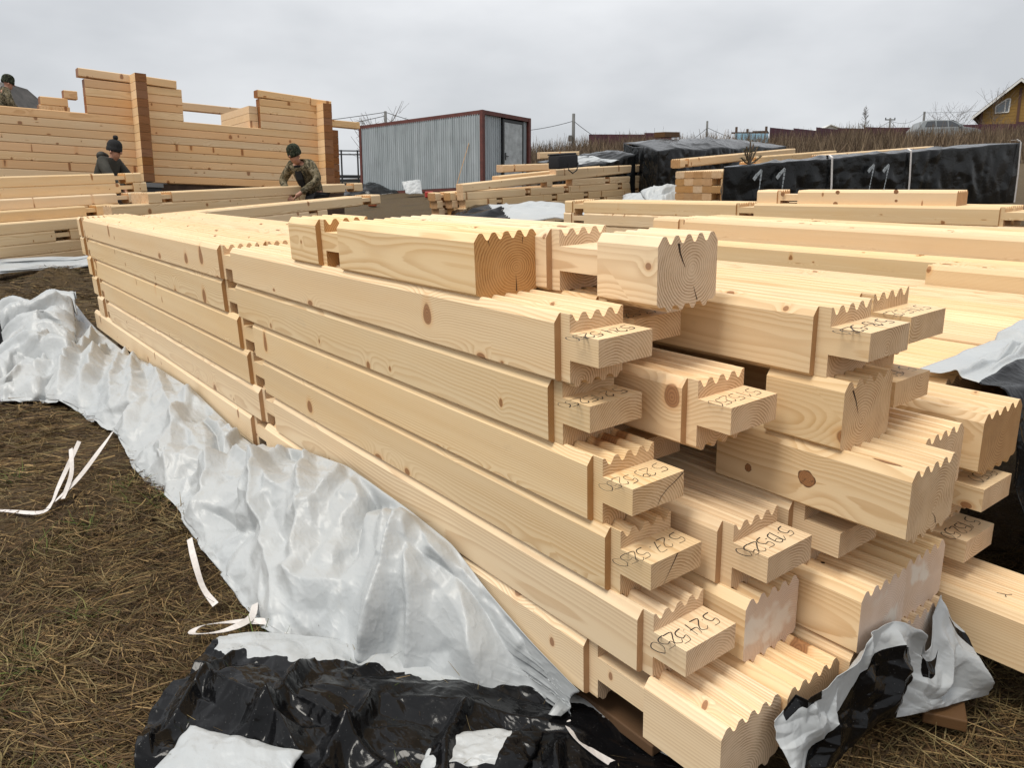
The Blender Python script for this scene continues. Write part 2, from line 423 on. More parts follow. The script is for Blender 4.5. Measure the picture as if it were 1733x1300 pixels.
# bottom beam of the outer row: notch near the end, then a full block
o = beam((-5.66, 0.0, lz(6)), [(3.585, 'F'), (A_, 'M'), (0.146, 'T'), (1.976, 'F'), (A_, 'M'), (0.155, 'T'), (0.195, 'F')],
     'bottom pine beam of the outer row, its square end block lowest of all', GRP, pith=(0.06, -0.04), tint=0.25)
handwriting('5250', (5.66 + 0.075 + 0.10, 0.16, H - T0), (0, -1, 0), (1, 0, 0), 0.04, o, 9)
# second row
B = 0.197
front_beam(-0.092, B - 0.012, 1, '5.13.5250', 'pine beam with a marked tenon tucked under the square block, top layer, second row', seed=21, pith=(0.06, -0.08), tint=0.5, n2=(-2.2, -2.03))
front_beam(0.165, B, 2, '5.1 5250', 'pine beam with a knot by its shoulder, second layer, second row, marked 5 1 5250', seed=22, pith=(0.09, 0.03), tint=0.8)
front_beam(0.02 - EXT, B, 3, None, 'short-showing tenon beam, third layer, second row, behind the marked tenon 5-29', pith=(0.1, 0.08), tint=0.5)
front_beam(0.267, B + 0.005, 4, '5.19.5250', 'coarse grained pine beam, fourth layer, second row, tenon marked 5-19.5250', seed=24, pith=(0.09, -0.05), tint=0.4)
beam((-5.3, B, lz(5)), [(5.3 + 0.351, 'F')], 'pine beam ending square with a pale primed end, fifth layer, second row', GRP, end=W_ENDP, pith=(0.16, 0.02), tint=0.15)
beam((-5.2, B - 0.004, lz(6)), [(5.2 + 0.462, 'F')], 'bottom layer pine beam, second row, its top showing behind the lowest block', GRP, pith=(0.1, 0.1), tint=0.6)
# third row
V3 = 0.402
front_beam(0.325, V3, 1, '5.13-5250', 'pine beam of the top layer, third row, rough tenon marked 5 13 5250', seed=31, pith=(0.085, 0.06), tint=0.35, n2=(-2.0, -1.82))
beam((0.222, V3 + 0.004, lz(2)), [(0.182, 'F')], 'short square pine block wedged under the top layer, with concentric rings on its end', GRP, pith=(0.07, 0.05), tint=0.3)
beam((0.100, V3 + 0.002, lz(3)), [(0.455, 'F')], 'pine block with two big knots on its side, third layer, jutting out furthest', GRP, pith=(0.11, 0.04), tint=0.3)
front_beam(0.302, V3, 4, '0', 'shaded pine beam with a tenon under the jutting knotty block, fourth layer, third row', seed=34, pith=(0.1, -0.02), tint=0.3)
beam((-5.1, V3, lz(5)), [(5.1 + 0.484, 'F')], 'pine beam with a small dark hole, ending square, fifth layer, third row', GRP, pith=(0.10, 0.035), tint=0.25, end=W_ENDP)
beam((-5.0, V3 - 0.005, lz(6)), [(5.0 + 0.475, 'F')], 'bottom layer pine beam, third row, end tucked behind the torn film', GRP, tint=0.5)
front_beam(-0.35, V3, 2, None, 'pine beam of the second layer, third row, ending deep inside the stack', tint=0.3)
front_beam(-0.45, V3, 3, None, 'pine beam of the third layer, third row, ending deep inside the stack', tint=0.3)
# fourth row
V4 = 0.604
front_beam(0.302, V4, 1, '5.14.5250', 'pine beam of the top layer, fourth row, tenon marked 5 14 5250', seed=41, pith=(0.05, 0.11), tint=0.3, rz=0.0)
front_beam(0.287, V4 - 0.005, 2, '5.1 5250', 'pine beam of the second layer, fourth row, marked tenon behind the wedged block', seed=42, pith=(0.13, 0.11), tint=0.6)
beam((-4.8, V4 - 0.008, lz(3)), [(4.8 + 0.483, 'F')], 'pine beam, third layer, fourth row, with a greyish knotted end', GRP, tint=0.5, pith=(0.12, 0.08))
beam((-5.2, V4, lz(4)), [(5.0, 'F')], 'pine beam of the fourth layer, fourth row, inside the stack', GRP, tint=0.4)
beam((-5.1, V4 - 0.005, lz(5)), [(5.1 + 0.475, 'F')], 'pine beam with a whitish primed end, fifth layer, fourth row', GRP, end=W_ENDP, pith=(0.10, 0.075), tint=0.2)
beam((-5.1, V4 - 0.01, lz(6)), [(5.1 + 0.49, 'F')], 'reddish ended bottom beam, fourth row, above the torn white film', GRP, tint=0.7, end=W_ENDP)
# fifth row, lower than the rest
V5 = 0.862
beam((-4.9, V5, lz(3) - 0.002), [(4.9 + 0.492, 'F')], 'wide pine beam ending in a brown cut face, at the right edge of the stack', GRP, w=0.208, end=W_ENDB, pith=(0.12, 0.09), tint=0.45)
front_beam(0.395, V5 - 0.006, 4, '5250', 'pine beam tenon under the brown ended beam, marked 5250', seed=54, pith=(0.08, 0.05), tint=0.4)
front_beam(0.372, V5 - 0.002, 5, '5.1.5250', 'pine beam tenon marked 5-1 5250 right above the long low beam', seed=55, pith=(0.1, 0.12), tint=0.5)
o = beam((-4.4, V5 - 0.04, lz(6)), [(6.6, 'F')], 'long low pine beam running past the stack out of the picture at lower right', GRP, w=0.215, pith=(0.05, -0.02), tint=0.55)
handwriting('Y', (4.4 + 0.56, 0.075, H), (0.3, -0.95, 0), (0.95, 0.3, 0), 0.04, o, 3, wd=0.003)
# odd lengths laid on top
beam((-1.385, -0.006, Z0), [(0.223, 'F'), (A_, 'M'), (0.13, 'T'), (1.004 - 0.281, 'F')], 'loose pine length on top of the stack with a brown ringed square end', GRP, end=W_ENDB, pith=(0.117, 0.062), tint=0.4)
o = beam((-1.02, 0.172, Z0), [(0.78, 'F'), (A_, 'M'), (0.148, 'T'), (0.177, 'F')], 'loose pine beam on top of the stack whose square ringed block overhangs the tenons', GRP, end=W_END, pith=(0.103, 0.068), tint=0.25)
handwriting('27', (1.02 - 0.24 + 0.10, 0.12, H - T0), (0, -1, 0), (1, 0, 0), 0.03, o, 5)

# big branch knots the photo shows on particular faces
def knot_mat():
    t = NT('branch_knot'); tcn = t.n('ShaderNodeTexCoord').outputs['Object']
    d = t.n('ShaderNodeVectorMath', {0: tcn}, operation='LENGTH').outputs['Value']
    q = t.math('ADD', d, t.math('MULTIPLY', t.noise(tcn, 5, 3, 0.6), 0.25))
    rg_ = t.math('MULTIPLY_ADD', t.math('SINE', t.math('MULTIPLY', q, 34.0)), 0.5, 0.5)
    c = t.mix(t.math('MULTIPLY', rg_, 0.7), (0.33, 0.16, 0.065, 1), (0.19, 0.08, 0.03, 1))
    c = t.mix(t.rng(d, 0.86, 0.97, 0, 1), c, (0.10, 0.045, 0.02, 1))
    c = t.mix(t.rng(t.noise(tcn, 2.5, 4, 0.7), 0.56, 0.66, 0, 0.8), c, (0.06, 0.03, 0.015, 1))
    t.set(Base_Color=c, Roughness=0.6); return t.m
KNOT = knot_mat()
def knot(o, at_, ax, rx, rz, rot=0.0):
    rr = random.Random(int(at_[0]*1000)); mb = MB(); n = 26; vs = [(0, 0, 0)]
    for k in range(n):
        a = 2*math.pi*k/n; f = 1 + 0.07*rr.uniform(-1, 1)
        vs.append((f*math.cos(a), 0, f*math.sin(a)) if ax == 'y' else (f*math.cos(a), f*math.sin(a), 0))
    mb.add(vs, [(0, 1+k, 1+(k+1) % n) for k in range(n)])
    k_ = mb.build('knot', KNOT, o); k_.location = at_; k_.scale = (rx, rz if ax == 'z' else 1, rz if ax == 'y' else 1); k_.rotation_euler = (0, rot, 0) if ax == 'y' else (0, 0, rot)
    return k_
CRK = plain('crack_shadow', (0.05, 0.025, 0.012), 0.9)
def crack(o, x, pts, w=0.0022):
    # a drying check: a thin dark sliver let into the end face
    mb = MB(); vs = []; fs = []
    for i, (y, z) in enumerate(pts):
        f = i/(len(pts)-1); ww = w*(1.1 - f)*0.5 + 0.0002
        vs += [(x + 0.0004, y - ww, z), (x + 0.0004, y + ww, z)]
        if i: fs.append((2*i-2, 2*i-1, 2*i+1, 2*i))
    mb.add(vs, fs); mb.build('crack', CRK, o)
C3K = ((0.237, 0.066), (0.090, 0.046))
HOLE = (5.459, 0.058)
for o in list(C.objects):
    lb = o.get('label', '')
    L = max((v[0] for v in o.bound_box), default=0) if o.type == 'MESH' else 0
    if 'marked 5.29.5250' in lb: crack(o, L, [(.168,.103),(.14,.088),(.12,.080),(.10,.066),(.09,.050)], .0045)
    if 'marked 5.27.5250' in lb: crack(o, L, [(.095,.105),(.085,.09),(.072,.072),(.055,.05)], .0035)
    if 'square ringed block overhangs' in lb: crack(o, L, [(.062,.128),(.066,.11),(.076,.09),(.084,.078)], .006); crack(o, L, [(.125,.004),(.118,.02),(.112,.035)], .0025)
    if 'brown ringed square' in lb: crack(o, L, [(.118,.002),(.118,.02),(.117,.04)], .003); crack(o, L, [(.140,.128),(.139,.112)], .0016); crack(o, L, [(.04,.127),(.043,.115)], .0016)
    if 'wedged under the top layer' in lb: crack(o, L, [(.03,.125),(.045,.10),(.058,.07)], .005)
    if 'two big knots' in lb: knot(o, (C3K[0][0], -0.0005, C3K[0][1]), 'y', .021, .018, .3); knot(o, (C3K[1][0], -0.0005, C3K[1][1]), 'y', .009, .010); knot(o, (.395, .019, H + .0004), 'z', .03, .0045)
    if 'small dark hole' in lb: k_ = knot(o, (HOLE[0], HOLE[1], H + .0006), 'z', .0045, .0042); k_.name = 'hole'; k_.data.materials[0] = CRK
    if 'two big knots' in lb: crack(o, L, [(.12,.006),(.115,.02),(.10,.034)], .003)
# (markers)
# =============================================================== the ground
def smooth(a, b, x):
    t = np.clip((x - a) / (b - a), 0, 1); return t*t*(3-2*t)
def gz_np(X, Y):
    z = 0.02940*X + 0.08547*Y + 0.00927
    t = np.clip((Y - 15)/26, 0, 1); s = np.clip((X + 9)/12, 0, 1)
    return z + 1.15*t*t*(3-2*t)*(0.25 + 0.75*s)
def vnoise(x, y, seed):
    r = np.random.RandomState(seed); tab = r.rand(256, 256)
    xi = np.floor(x).astype(int); yi = np.floor(y).astype(int); fx = x - xi; fy = y - yi
    fx = fx*fx*(3-2*fx); fy = fy*fy*(3-2*fy)
    g = lambda a, b: tab[a % 256, b % 256]
    return (g(xi,yi)*(1-fx) + g(xi+1,yi)*fx)*(1-fy) + (g(xi,yi+1)*(1-fx) + g(xi+1,yi+1)*fx)*fy
def fbm(x, y, seed, o=4):
    s = 0; a = 1; t = 0
    for i in range(o): s = s + a*vnoise(x*2**i + 17.3*i, y*2**i, seed+i); t += a; a *= 0.5
    return s/t
def site_uv(X, Y):
    # yard axes of a world ground point (M is a rotation plus shift)
    x = X - 0.1206; y = Y - 1.66472; z = 0.02940*X + 0.08547*Y + 0.00927 - 0.15509
    return 0.60412*x - 0.79531*y - 0.05021*z, 0.79636*x + 0.6002*y + 0.07471*z
def ground_h(X, Y):
    z = gz_np(X, Y); d = np.hypot(X, Y)
    z = z + (fbm(X*2.1, Y*2.1, 3) - 0.5)*0.055*np.exp(-((d-2)/16)**2) + (fbm(X*9, Y*9, 11, 3) - 0.5)*0.022*(d < 14)
    u, v = site_uv(X, Y)
    # flat under and beside the front stack
    near = smooth(-6.6, -6.0, u)*(1 - smooth(1.4, 2.0, u))*smooth(-0.2, 0.0, v)*(1 - smooth(1.3, 1.6, v))
    z = z - near*0.035
    # ridge of dug mud behind the white sheet
    mud = np.exp(-((u + 9.3)/0.5)**2)*smooth(-1.6, -0.8, v)*(1 - smooth(0.9, 1.4, v))
    z = z + mud*(0.16 + 0.34*(fbm(X*1.8, Y*1.8, 31) - 0.35) + 0.1*(fbm(X*6, Y*6, 37)-0.5))
    # beyond the crest the slope flattens out
    far = np.maximum(0, d - 75); z = z - 0.085*far*smooth(0, 60, far)*0.9
    return z
ang = np.radians(np.linspace(-72, 72, 300)); rad_ = np.concatenate([np.geomspace(0.35, 60, 330), np.geomspace(63, 1400, 40)])
A2, R2 = np.meshgrid(ang, rad_); GX = R2*np.sin(A2); GY = R2*np.cos(A2)
# extend behind the camera with a coarse skirt
def grid_mesh(P, name, wrap=False, flip=False):
    n, m = P.shape[:2]; idx = np.arange(n*m).reshape(n, m)
    f = np.stack([idx[:-1,:-1], idx[:-1,1:], idx[1:,1:], idx[1:,:-1]], -1).reshape(-1, 4)
    if flip: f = f[:, ::-1]
    me = bpy.data.meshes.new(name); me.from_pydata(P.reshape(-1, 3).tolist(), [], f.tolist()); me.update()
    me.polygons.foreach_set('use_smooth', [True]*len(me.polygons)); return me
me = grid_mesh(np.stack([GX, GY, ground_h(GX, GY)], -1), 'ground', flip=True)
bm = bmesh.new(); bm.from_mesh(me)
a0 = [(-1400, -300), (1400, -300), (1400, 432), (-1400, 432)]
# back skirt: from the fan's inner and side edges outwards behind the camera
def bp(x, y): return bm.verts.new((x, y, 0.0294*x*min(1, 75/max(1, math.hypot(x, y))) + 0.08547*max(-75, y)*(1 if y < 0 else min(1, 75/max(1, math.hypot(x, y)))) - 0.02))
ring = []
for rr in (0.35, 3, 12, 40, 120, 600):
    ring.append([bp(rr*math.sin(R(a)), rr*math.cos(R(a))) for a in range(72, 289, 12)])
for i in range(len(ring)-1):
    for j in range(len(ring[0])-1):
        bm.faces.new((ring[i][j], ring[i+1][j], ring[i+1][j+1], ring[i][j+1]))
bm.normal_update(); bm.to_mesh(me); bm.free()

t = NT('wet_soil_and_straw'); tcn = t.n('ShaderNodeTexCoord').outputs['Object']
s3 = t.n('ShaderNodeSeparateXYZ', {0: tcn})
n1 = t.noise(tcn, 0.9, 6, 0.6); n2 = t.noise(tcn, 14, 5, 0.7); n3 = t.noise(tcn, 90, 4, 0.7)
cs = t.mix(t.rng(n2, 0.35, 0.65, 0, 1), (0.034, 0.021, 0.011, 1), (0.092, 0.060, 0.029, 1))
cs = t.mix(t.rng(n3, 0.45, 0.7, 0, 0.8), cs, (0.16, 0.115, 0.058, 1))
cs = t.mix(t.rng(n1, 0.52, 0.68, 0, 0.6), cs, (0.036, 0.025, 0.016, 1))
cs = t.mix(t.rng(t.noise(tcn, 3.3, 4, 0.6), 0.58, 0.75, 0, 0.5), cs, (0.075, 0.080, 0.024, 1))
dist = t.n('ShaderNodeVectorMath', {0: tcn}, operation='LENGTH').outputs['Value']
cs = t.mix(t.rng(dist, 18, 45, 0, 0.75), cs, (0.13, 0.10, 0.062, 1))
t.set(Base_Color=cs, Roughness=t.rng(n2, 0.3, 0.7, 0.55, 0.95)); t.b.inputs['Specular IOR Level'].default_value = 0.12
t.bump(t.math('ADD', n2, t.math('MULTIPLY', n3, 0.5)), 0.7, 0.03)
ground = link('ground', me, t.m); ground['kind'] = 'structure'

# ---- flattened straw, one mass nobody could count
def vcol_mat(name, rough=0.8, scale=1.0):
    t = NT(name); a = t.n('ShaderNodeAttribute'); a.attribute_name = 'tone'
    t.set(Base_Color=a.outputs['Color'], Roughness=rough); t.b.inputs['Specular IOR Level'].default_value = 0.25
    return t.m
def blades(name, X, Y, Z, az, el, L, w, bend, cols, mat, kind='stuff', segs=2):
    """narrow bent ribbons; each is its own strip of quads in one mesh"""
    n = len(X); dx = np.cos(az)*np.cos(el); dy = np.sin(az)*np.cos(el); dz = np.sin(el)
    sx = -np.sin(az); sy = np.cos(az)
    roll = np.random.RandomState(5).uniform(-0.9, 0.9, n)
    V = np.zeros((n, (segs+1)*2, 3))
    for k in range(segs+1):
        f = k/segs; wk = w*(1 - 0.75*f*f)
        px = X + dx*L*f + sx*bend*f*f*L; py = Y + dy*L*f + sy*bend*f*f*L; pz = Z + dz*L*f - np.abs(bend)*0.3*f*f*L*np.sign(np.abs(el)-0.0)
        for q, sg in enumerate((-1, 1)):
            V[:, 2*k+q, 0] = px + sx*wk*sg*np.cos(roll); V[:, 2*k+q, 1] = py + sy*wk*sg*np.cos(roll); V[:, 2*k+q, 2] = pz + wk*sg*np.sin(roll)
    base = (np.arange(n)*(segs+1)*2)[:, None, None]
    fl = np.array([[2*k, 2*k+1, 2*k+3, 2*k+2] for k in range(segs)])[None]
    F = (base + fl).reshape(-1, 4)
    me = bpy.data.meshes.new(name)
    me.vertices.add(n*(segs+1)*2); me.vertices.foreach_set('co', V.reshape(-1))
    me.loops.add(F.size); me.loops.foreach_set('vertex_index', F.reshape(-1).astype(np.int32))
    me.polygons.add(len(F)); me.polygons.foreach_set('loop_start', np.arange(0, F.size, 4, dtype=np.int32))
    me.update(calc_edges=True)
    at = me.color_attributes.new('tone', 'FLOAT_COLOR', 'POINT')
    cc = np.repeat(np.concatenate([cols, np.ones((n, 1))], 1), (segs+1)*2, 0)
    at.data.foreach_set('color', cc.reshape(-1))
    o = link(name, me, mat); o['kind'] = kind; return o
rs = np.random.RandomState(42)
def pick(cols, n, rs, var=0.3):
    c = np.array(cols)[rs.randint(0, len(cols), n)]; return c*(1 + rs.uniform(-var, var, (n, 1)))
STRAW = vcol_mat('straw_blade', 0.75)
def scatter(n, r0, r1, a0, a1, rs):
    a = np.radians(rs.uniform(a0, a1, n)); r = np.exp(rs.uniform(math.log(r0), math.log(r1), n)); return r*np.sin(a), r*np.cos(a)
def outside_stack(X, Y):
    u, v = site_uv(X, Y)
    return ~((u > -6.0) & (u < 0.45) & (v > 0.0) & (v < 1.1)) & ~((u < 0.3) & (v > 1.0) & (v < 6.2) & (u > -7))
N = 330000
X, Y = scatter(N, 0.85, 15, -46, 46, rs); k = outside_stack(X, Y); X = X[k]; Y = Y[k]; n = len(X)
Z = ground_h(X, Y); flow = fbm(X*1.3, Y*1.3, 91, 3)*7 + 0.9
az = flow + rs.normal(0, 0.55, n); az[rs.rand(n) < 0.25] = rs.uniform(0, 6.28, (az[rs.rand(n) < 0].size or 1))[0]
msk = rs.rand(n) < 0.3; az[msk] = rs.uniform(0, 6.283, msk.sum())
dist_ = np.hypot(X, Y)
patch = fbm(X*0.9+5, Y*0.9, 57, 4)
keep = (rs.rand(n) < np.clip((patch-0.22)*5, 0.3, 1)); X, Y, Z, az, dist_ = X[keep], Y[keep], Z[keep], az[keep], dist_[keep]; n = len(X)
cols = pick([(0.17,0.115,0.048),(0.13,0.10,0.042),(0.095,0.055,0.023),(0.065,0.036,0.015),(0.25,0.165,0.072),(0.12,0.072,0.028),(0.04,0.023,0.011),(0.085,0.058,0.028)], n, rs, 0.35)
L = rs.gamma(4, 0.022, n)*1.05*np.clip(dist_/4, 0.8, 1.6); wdt = rs.uniform(0.0008, 0.0022, n)*np.clip(dist_/3, 0.9, 2.2)
blades('straw', X, Y, Z + rs.uniform(0.0, 0.022, n), az, rs.normal(0.03, 0.09, n), L, wdt, rs.normal(0, 0.22, n), cols, STRAW)
# standing tufts, some of them still green
cx, cy = scatter(620, 0.8, 12, -46, 46, rs); k = outside_stack(cx, cy); cx = cx[k]; cy = cy[k]
per = 34; X = np.repeat(cx, per) + rs.normal(0, 0.035, len(cx)*per); Y = np.repeat(cy, per) + rs.normal(0, 0.035, len(cx)*per); n = len(X)
k = outside_stack(X, Y); X, Y = X[k], Y[k]; n = len(X)
g = np.repeat(rs.rand(len(cx)), per)[k]
cols = np.where((g > 0.74)[:, None], pick([(0.075,0.105,0.022),(0.10,0.125,0.03),(0.06,0.08,0.02),(0.16,0.15,0.05)], n, rs), pick([(0.19,0.14,0.06),(0.14,0.095,0.035),(0.22,0.17,0.08)], n, rs))
blades('grass', X, Y, ground_h(X, Y), rs.uniform(0, 6.283, n), rs.uniform(0.15, 0.95, n), rs.uniform(0.04, 0.13, n), rs.uniform(0.001, 0.0022, n), rs.normal(0, 0.5, n), cols, STRAW)
# long pale stalks lower right
n = 260; X, Y = scatter(n, 1.0, 2.4, 12, 40, rs); u_, v_ = site_uv(X, Y); k = (u_ > 0.62); X, Y = X[k], Y[k]; n = len(X)
blades('straw_stalks', X, Y, ground_h(X, Y) + 0.01, rs.normal(2.6, 0.6, n), rs.uniform(0.02, 0.3, n), rs.uniform(0.15, 0.4, n), rs.uniform(0.0010, 0.0017, n), rs.normal(0, 0.25, n), pick([(0.30,0.23,0.11),(0.22,0.16,0.07)], n, rs), STRAW, segs=5)

# dry tall weeds on the rise at the back
n = 130000; X = rs.uniform(-6, 52, n); Y = rs.uniform(30, 58, n); k = (X > 0.2 + (Y-30)*0.02) | (rs.rand(n) < 0.2); X, Y = X[k], Y[k]
clump = fbm(X*0.9, Y*0.9, 77, 3); k = rs.rand(len(X)) < np.clip((clump-0.3)*3.2, 0.12, 1); X, Y, clump = X[k], Y[k], clump[k]; n = len(X)
blades('dry_weeds', X, Y, gz_np(X, Y) - 0.05, rs.uniform(0, 6.283, n), rs.uniform(1.15, 1.57, n), rs.uniform(0.55, 1.25, n)*(0.6 + clump)*(1 - 0.45*smooth(44, 56, Y)), rs.uniform(0.008, 0.022, n), rs.normal(0, 0.18, n),
       pick([(0.15,0.105,0.065),(0.10,0.068,0.042),(0.19,0.14,0.088),(0.075,0.05,0.033)], n, rs), STRAW)

# =============================================================== more beam stacks
def cut_beam(P, cuts, label, group, ang_deg, ry=0.0, w=W, h=H, **kw):
    """cuts: start t then (t, kind)... measured along the beam from P (top front edge)"""
    a = R(ang_deg); t0 = cuts[0]; x = t0; segs = []
    for tt, kd in cuts[1:]:
        segs.append((round(tt - x, 4), kd)); x = tt
    loc = (P[0] + math.cos(a)*t0, P[1] + math.sin(a)*t0, P[2] - h + 0.018 - math.sin(ry)*t0)
    return beam(loc, segs, label, group, rz=a, ry=ry, w=w, h=h, **kw)
def MT(a, b): return [(a, 'F'), (a + A_, 'M'), (b, 'T')]
# right-hand stack parallel to the front one, low and wide
G2 = 'wide beams lying right of the front stack'
cut_beam((0, 1.085, 0.681), [-4.2, (0.30, 'F')], 'wide pine beam just behind the brown ended one, half under white film', G2, 0, w=0.235, tint=0.7)
cut_beam((0, 1.325, 0.681), [-4.2, (0.28, 'F')], 'wide pine beam with film across it, next to the higher grooved row', G2, 0, w=0.235, tint=0.8)
for i, (dv, nm) in enumerate(((0, 'nearest, its shaded edge above a gap'), (1, 'second from the gap'), (2, 'third from the gap'), (3, 'fourth from the gap'), (4, 'furthest, under the loose thin block'))):
    cut_beam((0, 1.573 + 0.212*dv, 0.700), [-4.3 + 0.07*dv, (0.9 if dv else 0.36, 'F')], 'yellowish grooved beam of the raised right row, ' + nm, G2, 0, w=0.202, tint=(0.85, 0.25, 0.95, 0.4, 0.8)[dv])
for i in range(7):
    cut_beam((0, 1.09 + 0.23*i, 0.681 - H), [-4.1, (0.25 - 0.03*i, 'F')], 'wide beam in the layer below the film edge, place %s from the front stack' % ('one two three four five six seven'.split()[i]), G2, 0, w=0.222, tint=0.5)
beam((-0.44, 2.50, 0.702), [(1.9, 'F')], 'thin loose pine block lying at the right edge on the grooved row', None, w=0.17, h=0.10, tint=0.15, pith=(0.03, 0.16))
# taller stack behind it (two columns)
G3 = 'beams of the middle stack behind the raised right row'
cut_beam((0, 3.56, 0.672), [-3.6, (2.2, 'F')], 'long pale pine beam, nearest top one of the middle stack', G3, 0, tint=0.25, pith=(-0.03, 0.06))
cut_beam((0, 3.555, 0.672 - H), [-3.6, (2.2, 'F')], 'pinkish pine beam just under the nearest top beam of the middle stack', G3, 0, tint=0.9)
cut_beam((0, 3.56, 0.672 - 2*H), [-3.6, (2.2, 'F')], 'pine beam two layers down in the middle stack', G3, 0)
cut_beam((0, 3.765, 0.790), [-3.23, (-2.97, 'F'), (-2.93, 'M'), (-2.905, 'T'), (0.02, 'F'), (0.05, 'M'), (0.18, 'T'), (1.5, 'F')], 'pine beam with a small notched stub at its left end, middle stack back row', G3, 0, ry=0.006, tint=0.35, pith=(-0.05, 0.03))
for i in (1, 2, 3): cut_beam((0, 3.765, 0.775 - i*H), [-3.2, (2.0, 'F')], 'back row beam of the middle stack, %s below its top' % ('one', 'two', 'three')[i-1], G3, 0)
for j in (1, 2): cut_beam((0, 3.765 + j*0.192, 0.790), [-3.2 + 0.1*j, (1.6, 'F')], 'top beam of the middle stack, %s row behind the stubbed one' % ('first', 'second')[j-1], G3, 0, ry=0.006)
# back stack
G4 = 'beams of the tall back stack in front of the black wrapped pile'
RY = -0.0085
def q(z): return z + 0.0
cut_beam((0, 5.60, 0.848), [-6.437, *MT(-6.30, -6.09), *MT(-3.82, -3.606), *MT(-1.39, -0.98), (1.8, 'F')], 'long front beam of the back stack top, notched at two places', G4, 0, ry=RY, tint=0.3, pith=(-0.02, 0.05))
cut_beam((0, 5.79, 0.848), [-6.45, *MT(-6.30, -6.09), *MT(-3.82, -3.606), *MT(-1.39, -0.98), (1.8, 'F')], 'top beam right behind the long two-notched one, back stack', G4, 0, ry=RY, tint=0.35)
cut_beam((0, 5.59, 0.848 - H), [-6.45, (-6.31, 'F'), (-6.28, 'M'), (-6.07, 'T'), *MT(-3.86, -3.62), (1.8, 'F')], 'second layer beam with a notch under each notch above, back stack', G4, 0, ry=RY, tint=0.4)
for i in (2, 3, 4, 5): cut_beam((0, 5.60, 0.848 - i*H), [-6.4, (1.8, 'F')], 'back stack beam in the %s layer from the top' % ('third', 'fourth', 'fifth', 'sixth')[i-2], G4, 0, ry=RY, tint=0.6)
o = cut_beam((0, 5.66, 0.963), [-3.62, *MT(-3.395, -3.17), (-1.74, 'F')], 'short notched beam with four big knots lying on top of the back stack', G4, 0, ry=-0.006, tint=0.75, pith=(0.05, 0.18), end=W_ENDB)
for (x_, z_, rr_) in ((0.288, 0.107, 0.018), (0.277, 0.012, 0.018), (0.852, 0.128, 0.017), (0.838, 0.025, 0.020), (1.384, 0.135, 0.018), (1.392, 0.060, 0.011)): knot(o, (x_, -0.0006, z_), 'y', rr_*1.15, rr_)
# --- left stacks, running across the yard
G5 = 'beams of the left stack by the man in the bobble hat'
P1 = np.array([-10.998, 0.283, 0.717]); nrm = np.array([-0.9205, -0.3907, 0])
def LP(j, dz): return P1 + nrm*0.19*j + np.array([0, 0, dz*H])
cut_beam(LP(0, 0), [-3.2, (1.7, 'F')], 'pale beam lowest but three at the left edge, smooth and unnotched, left stack', G5, 113, tint=0.2)
cut_beam(LP(0, -1), [-3.2, (0.23, 'F'), (0.24, 'M'), (0.44, 'T'), (1.7, 'F')], 'pale beam with a see-through notch near the front stack corner, left stack', G5, 113, tint=0.3)
cut_beam(LP(0, -2), [-3.2, (1.7, 'F')], 'beam under the see-through notch, left stack', G5, 113, tint=0.35)
cut_beam(LP(0, -3), [-3.2, (0.58, 'F'), (0.6, 'M'), (0.72, 'T'), (1.6, 'F')], 'bottom beam of the left stack, on the white ground film', G5, 113, tint=0.3)
cut_beam(LP(1, 1), [-3.2, (0.84, 'F'), (1.0, 'T'), (1.27, 'F')], 'stepped back beam ending in a block just left of the front stack corner', G5, 113, tint=0.3)
cut_beam(LP(2, 2), [-3.2, (1.48, 'F'), (1.67, 'T'), (1.91, 'F')], 'middle stepped beam of the left stack with a notched block end', G5, 113, tint=0.3)
cut_beam(LP(3, 3), [-3.2, (1.69, 'F'), (1.91, 'T'), (2.14, 'F')], 'second beam from the top of the left stack, its block end sticking out furthest', G5, 113, tint=0.3)
cut_beam(LP(3, 4), [-3.2, (1.62, 'F'), (1.80, 'T'), (2.07, 'F')], 'topmost beam of the left stack in front of the bobble hat man', G5, 113, tint=0.25)
for j in (1, 2, 3):
    for dz in range(-2, j):
        if dz >= j - 2: cut_beam(LP(j, dz), [-3.1, (1.5, 'F')], 'inner beam of the left stack, step %s, %s layer' % (('one', 'two', 'three')[j-1], ('lower', 'upper')[dz - (j-2)]), G5, 113)
G6 = 'beams of the low stack between the two workers'
Pa = np.array([-10.751, 1.985, 1.022])
cut_beam(Pa, [-0.38, (-0.17, 'F'), (0.0, 'T'), (3.63, 'F'), (3.87, 'T'), (4.11, 'F')], 'top beam in front of the camouflage jacket man, a block on each end', G6, 113, ry=0.006, tint=0.3)
cut_beam(Pa + nrm*0.19, [-0.38, (-0.17, 'F'), (0.0, 'T'), (3.6, 'F')], 'beam behind the one the camouflage man leans over', G6, 113, ry=0.006)
cut_beam(Pa - np.array([0, 0, H]), [-0.95, (2.25, 'F'), (2.27, 'M'), (2.48, 'T'), (2.74, 'F')], 'second layer beam with a dark notch under the camouflage man', G6, 113, ry=0.006, tint=0.3)
cut_beam(Pa - np.array([0, 0, 2*H]), [-0.9, (2.9, 'F')], 'third layer beam of the low stack, mostly shaded', G6, 113, ry=0.006)
Pb = np.array([-9.927, 3.327, 0.807])
cut_beam(Pb, [-2.1, (1.66, 'F'), (1.88, 'T'), (2.12, 'F')], 'nearest beam of the low stack pointing at the grey container, block on its end', G6, 113, ry=-0.012, tint=0.2)
cut_beam(Pb + nrm*0.19, [-2.1, (1.72, 'F'), (1.9, 'T'), (2.15, 'F')], 'beam side by side with the one pointing at the grey container', G6, 113, ry=-0.012)
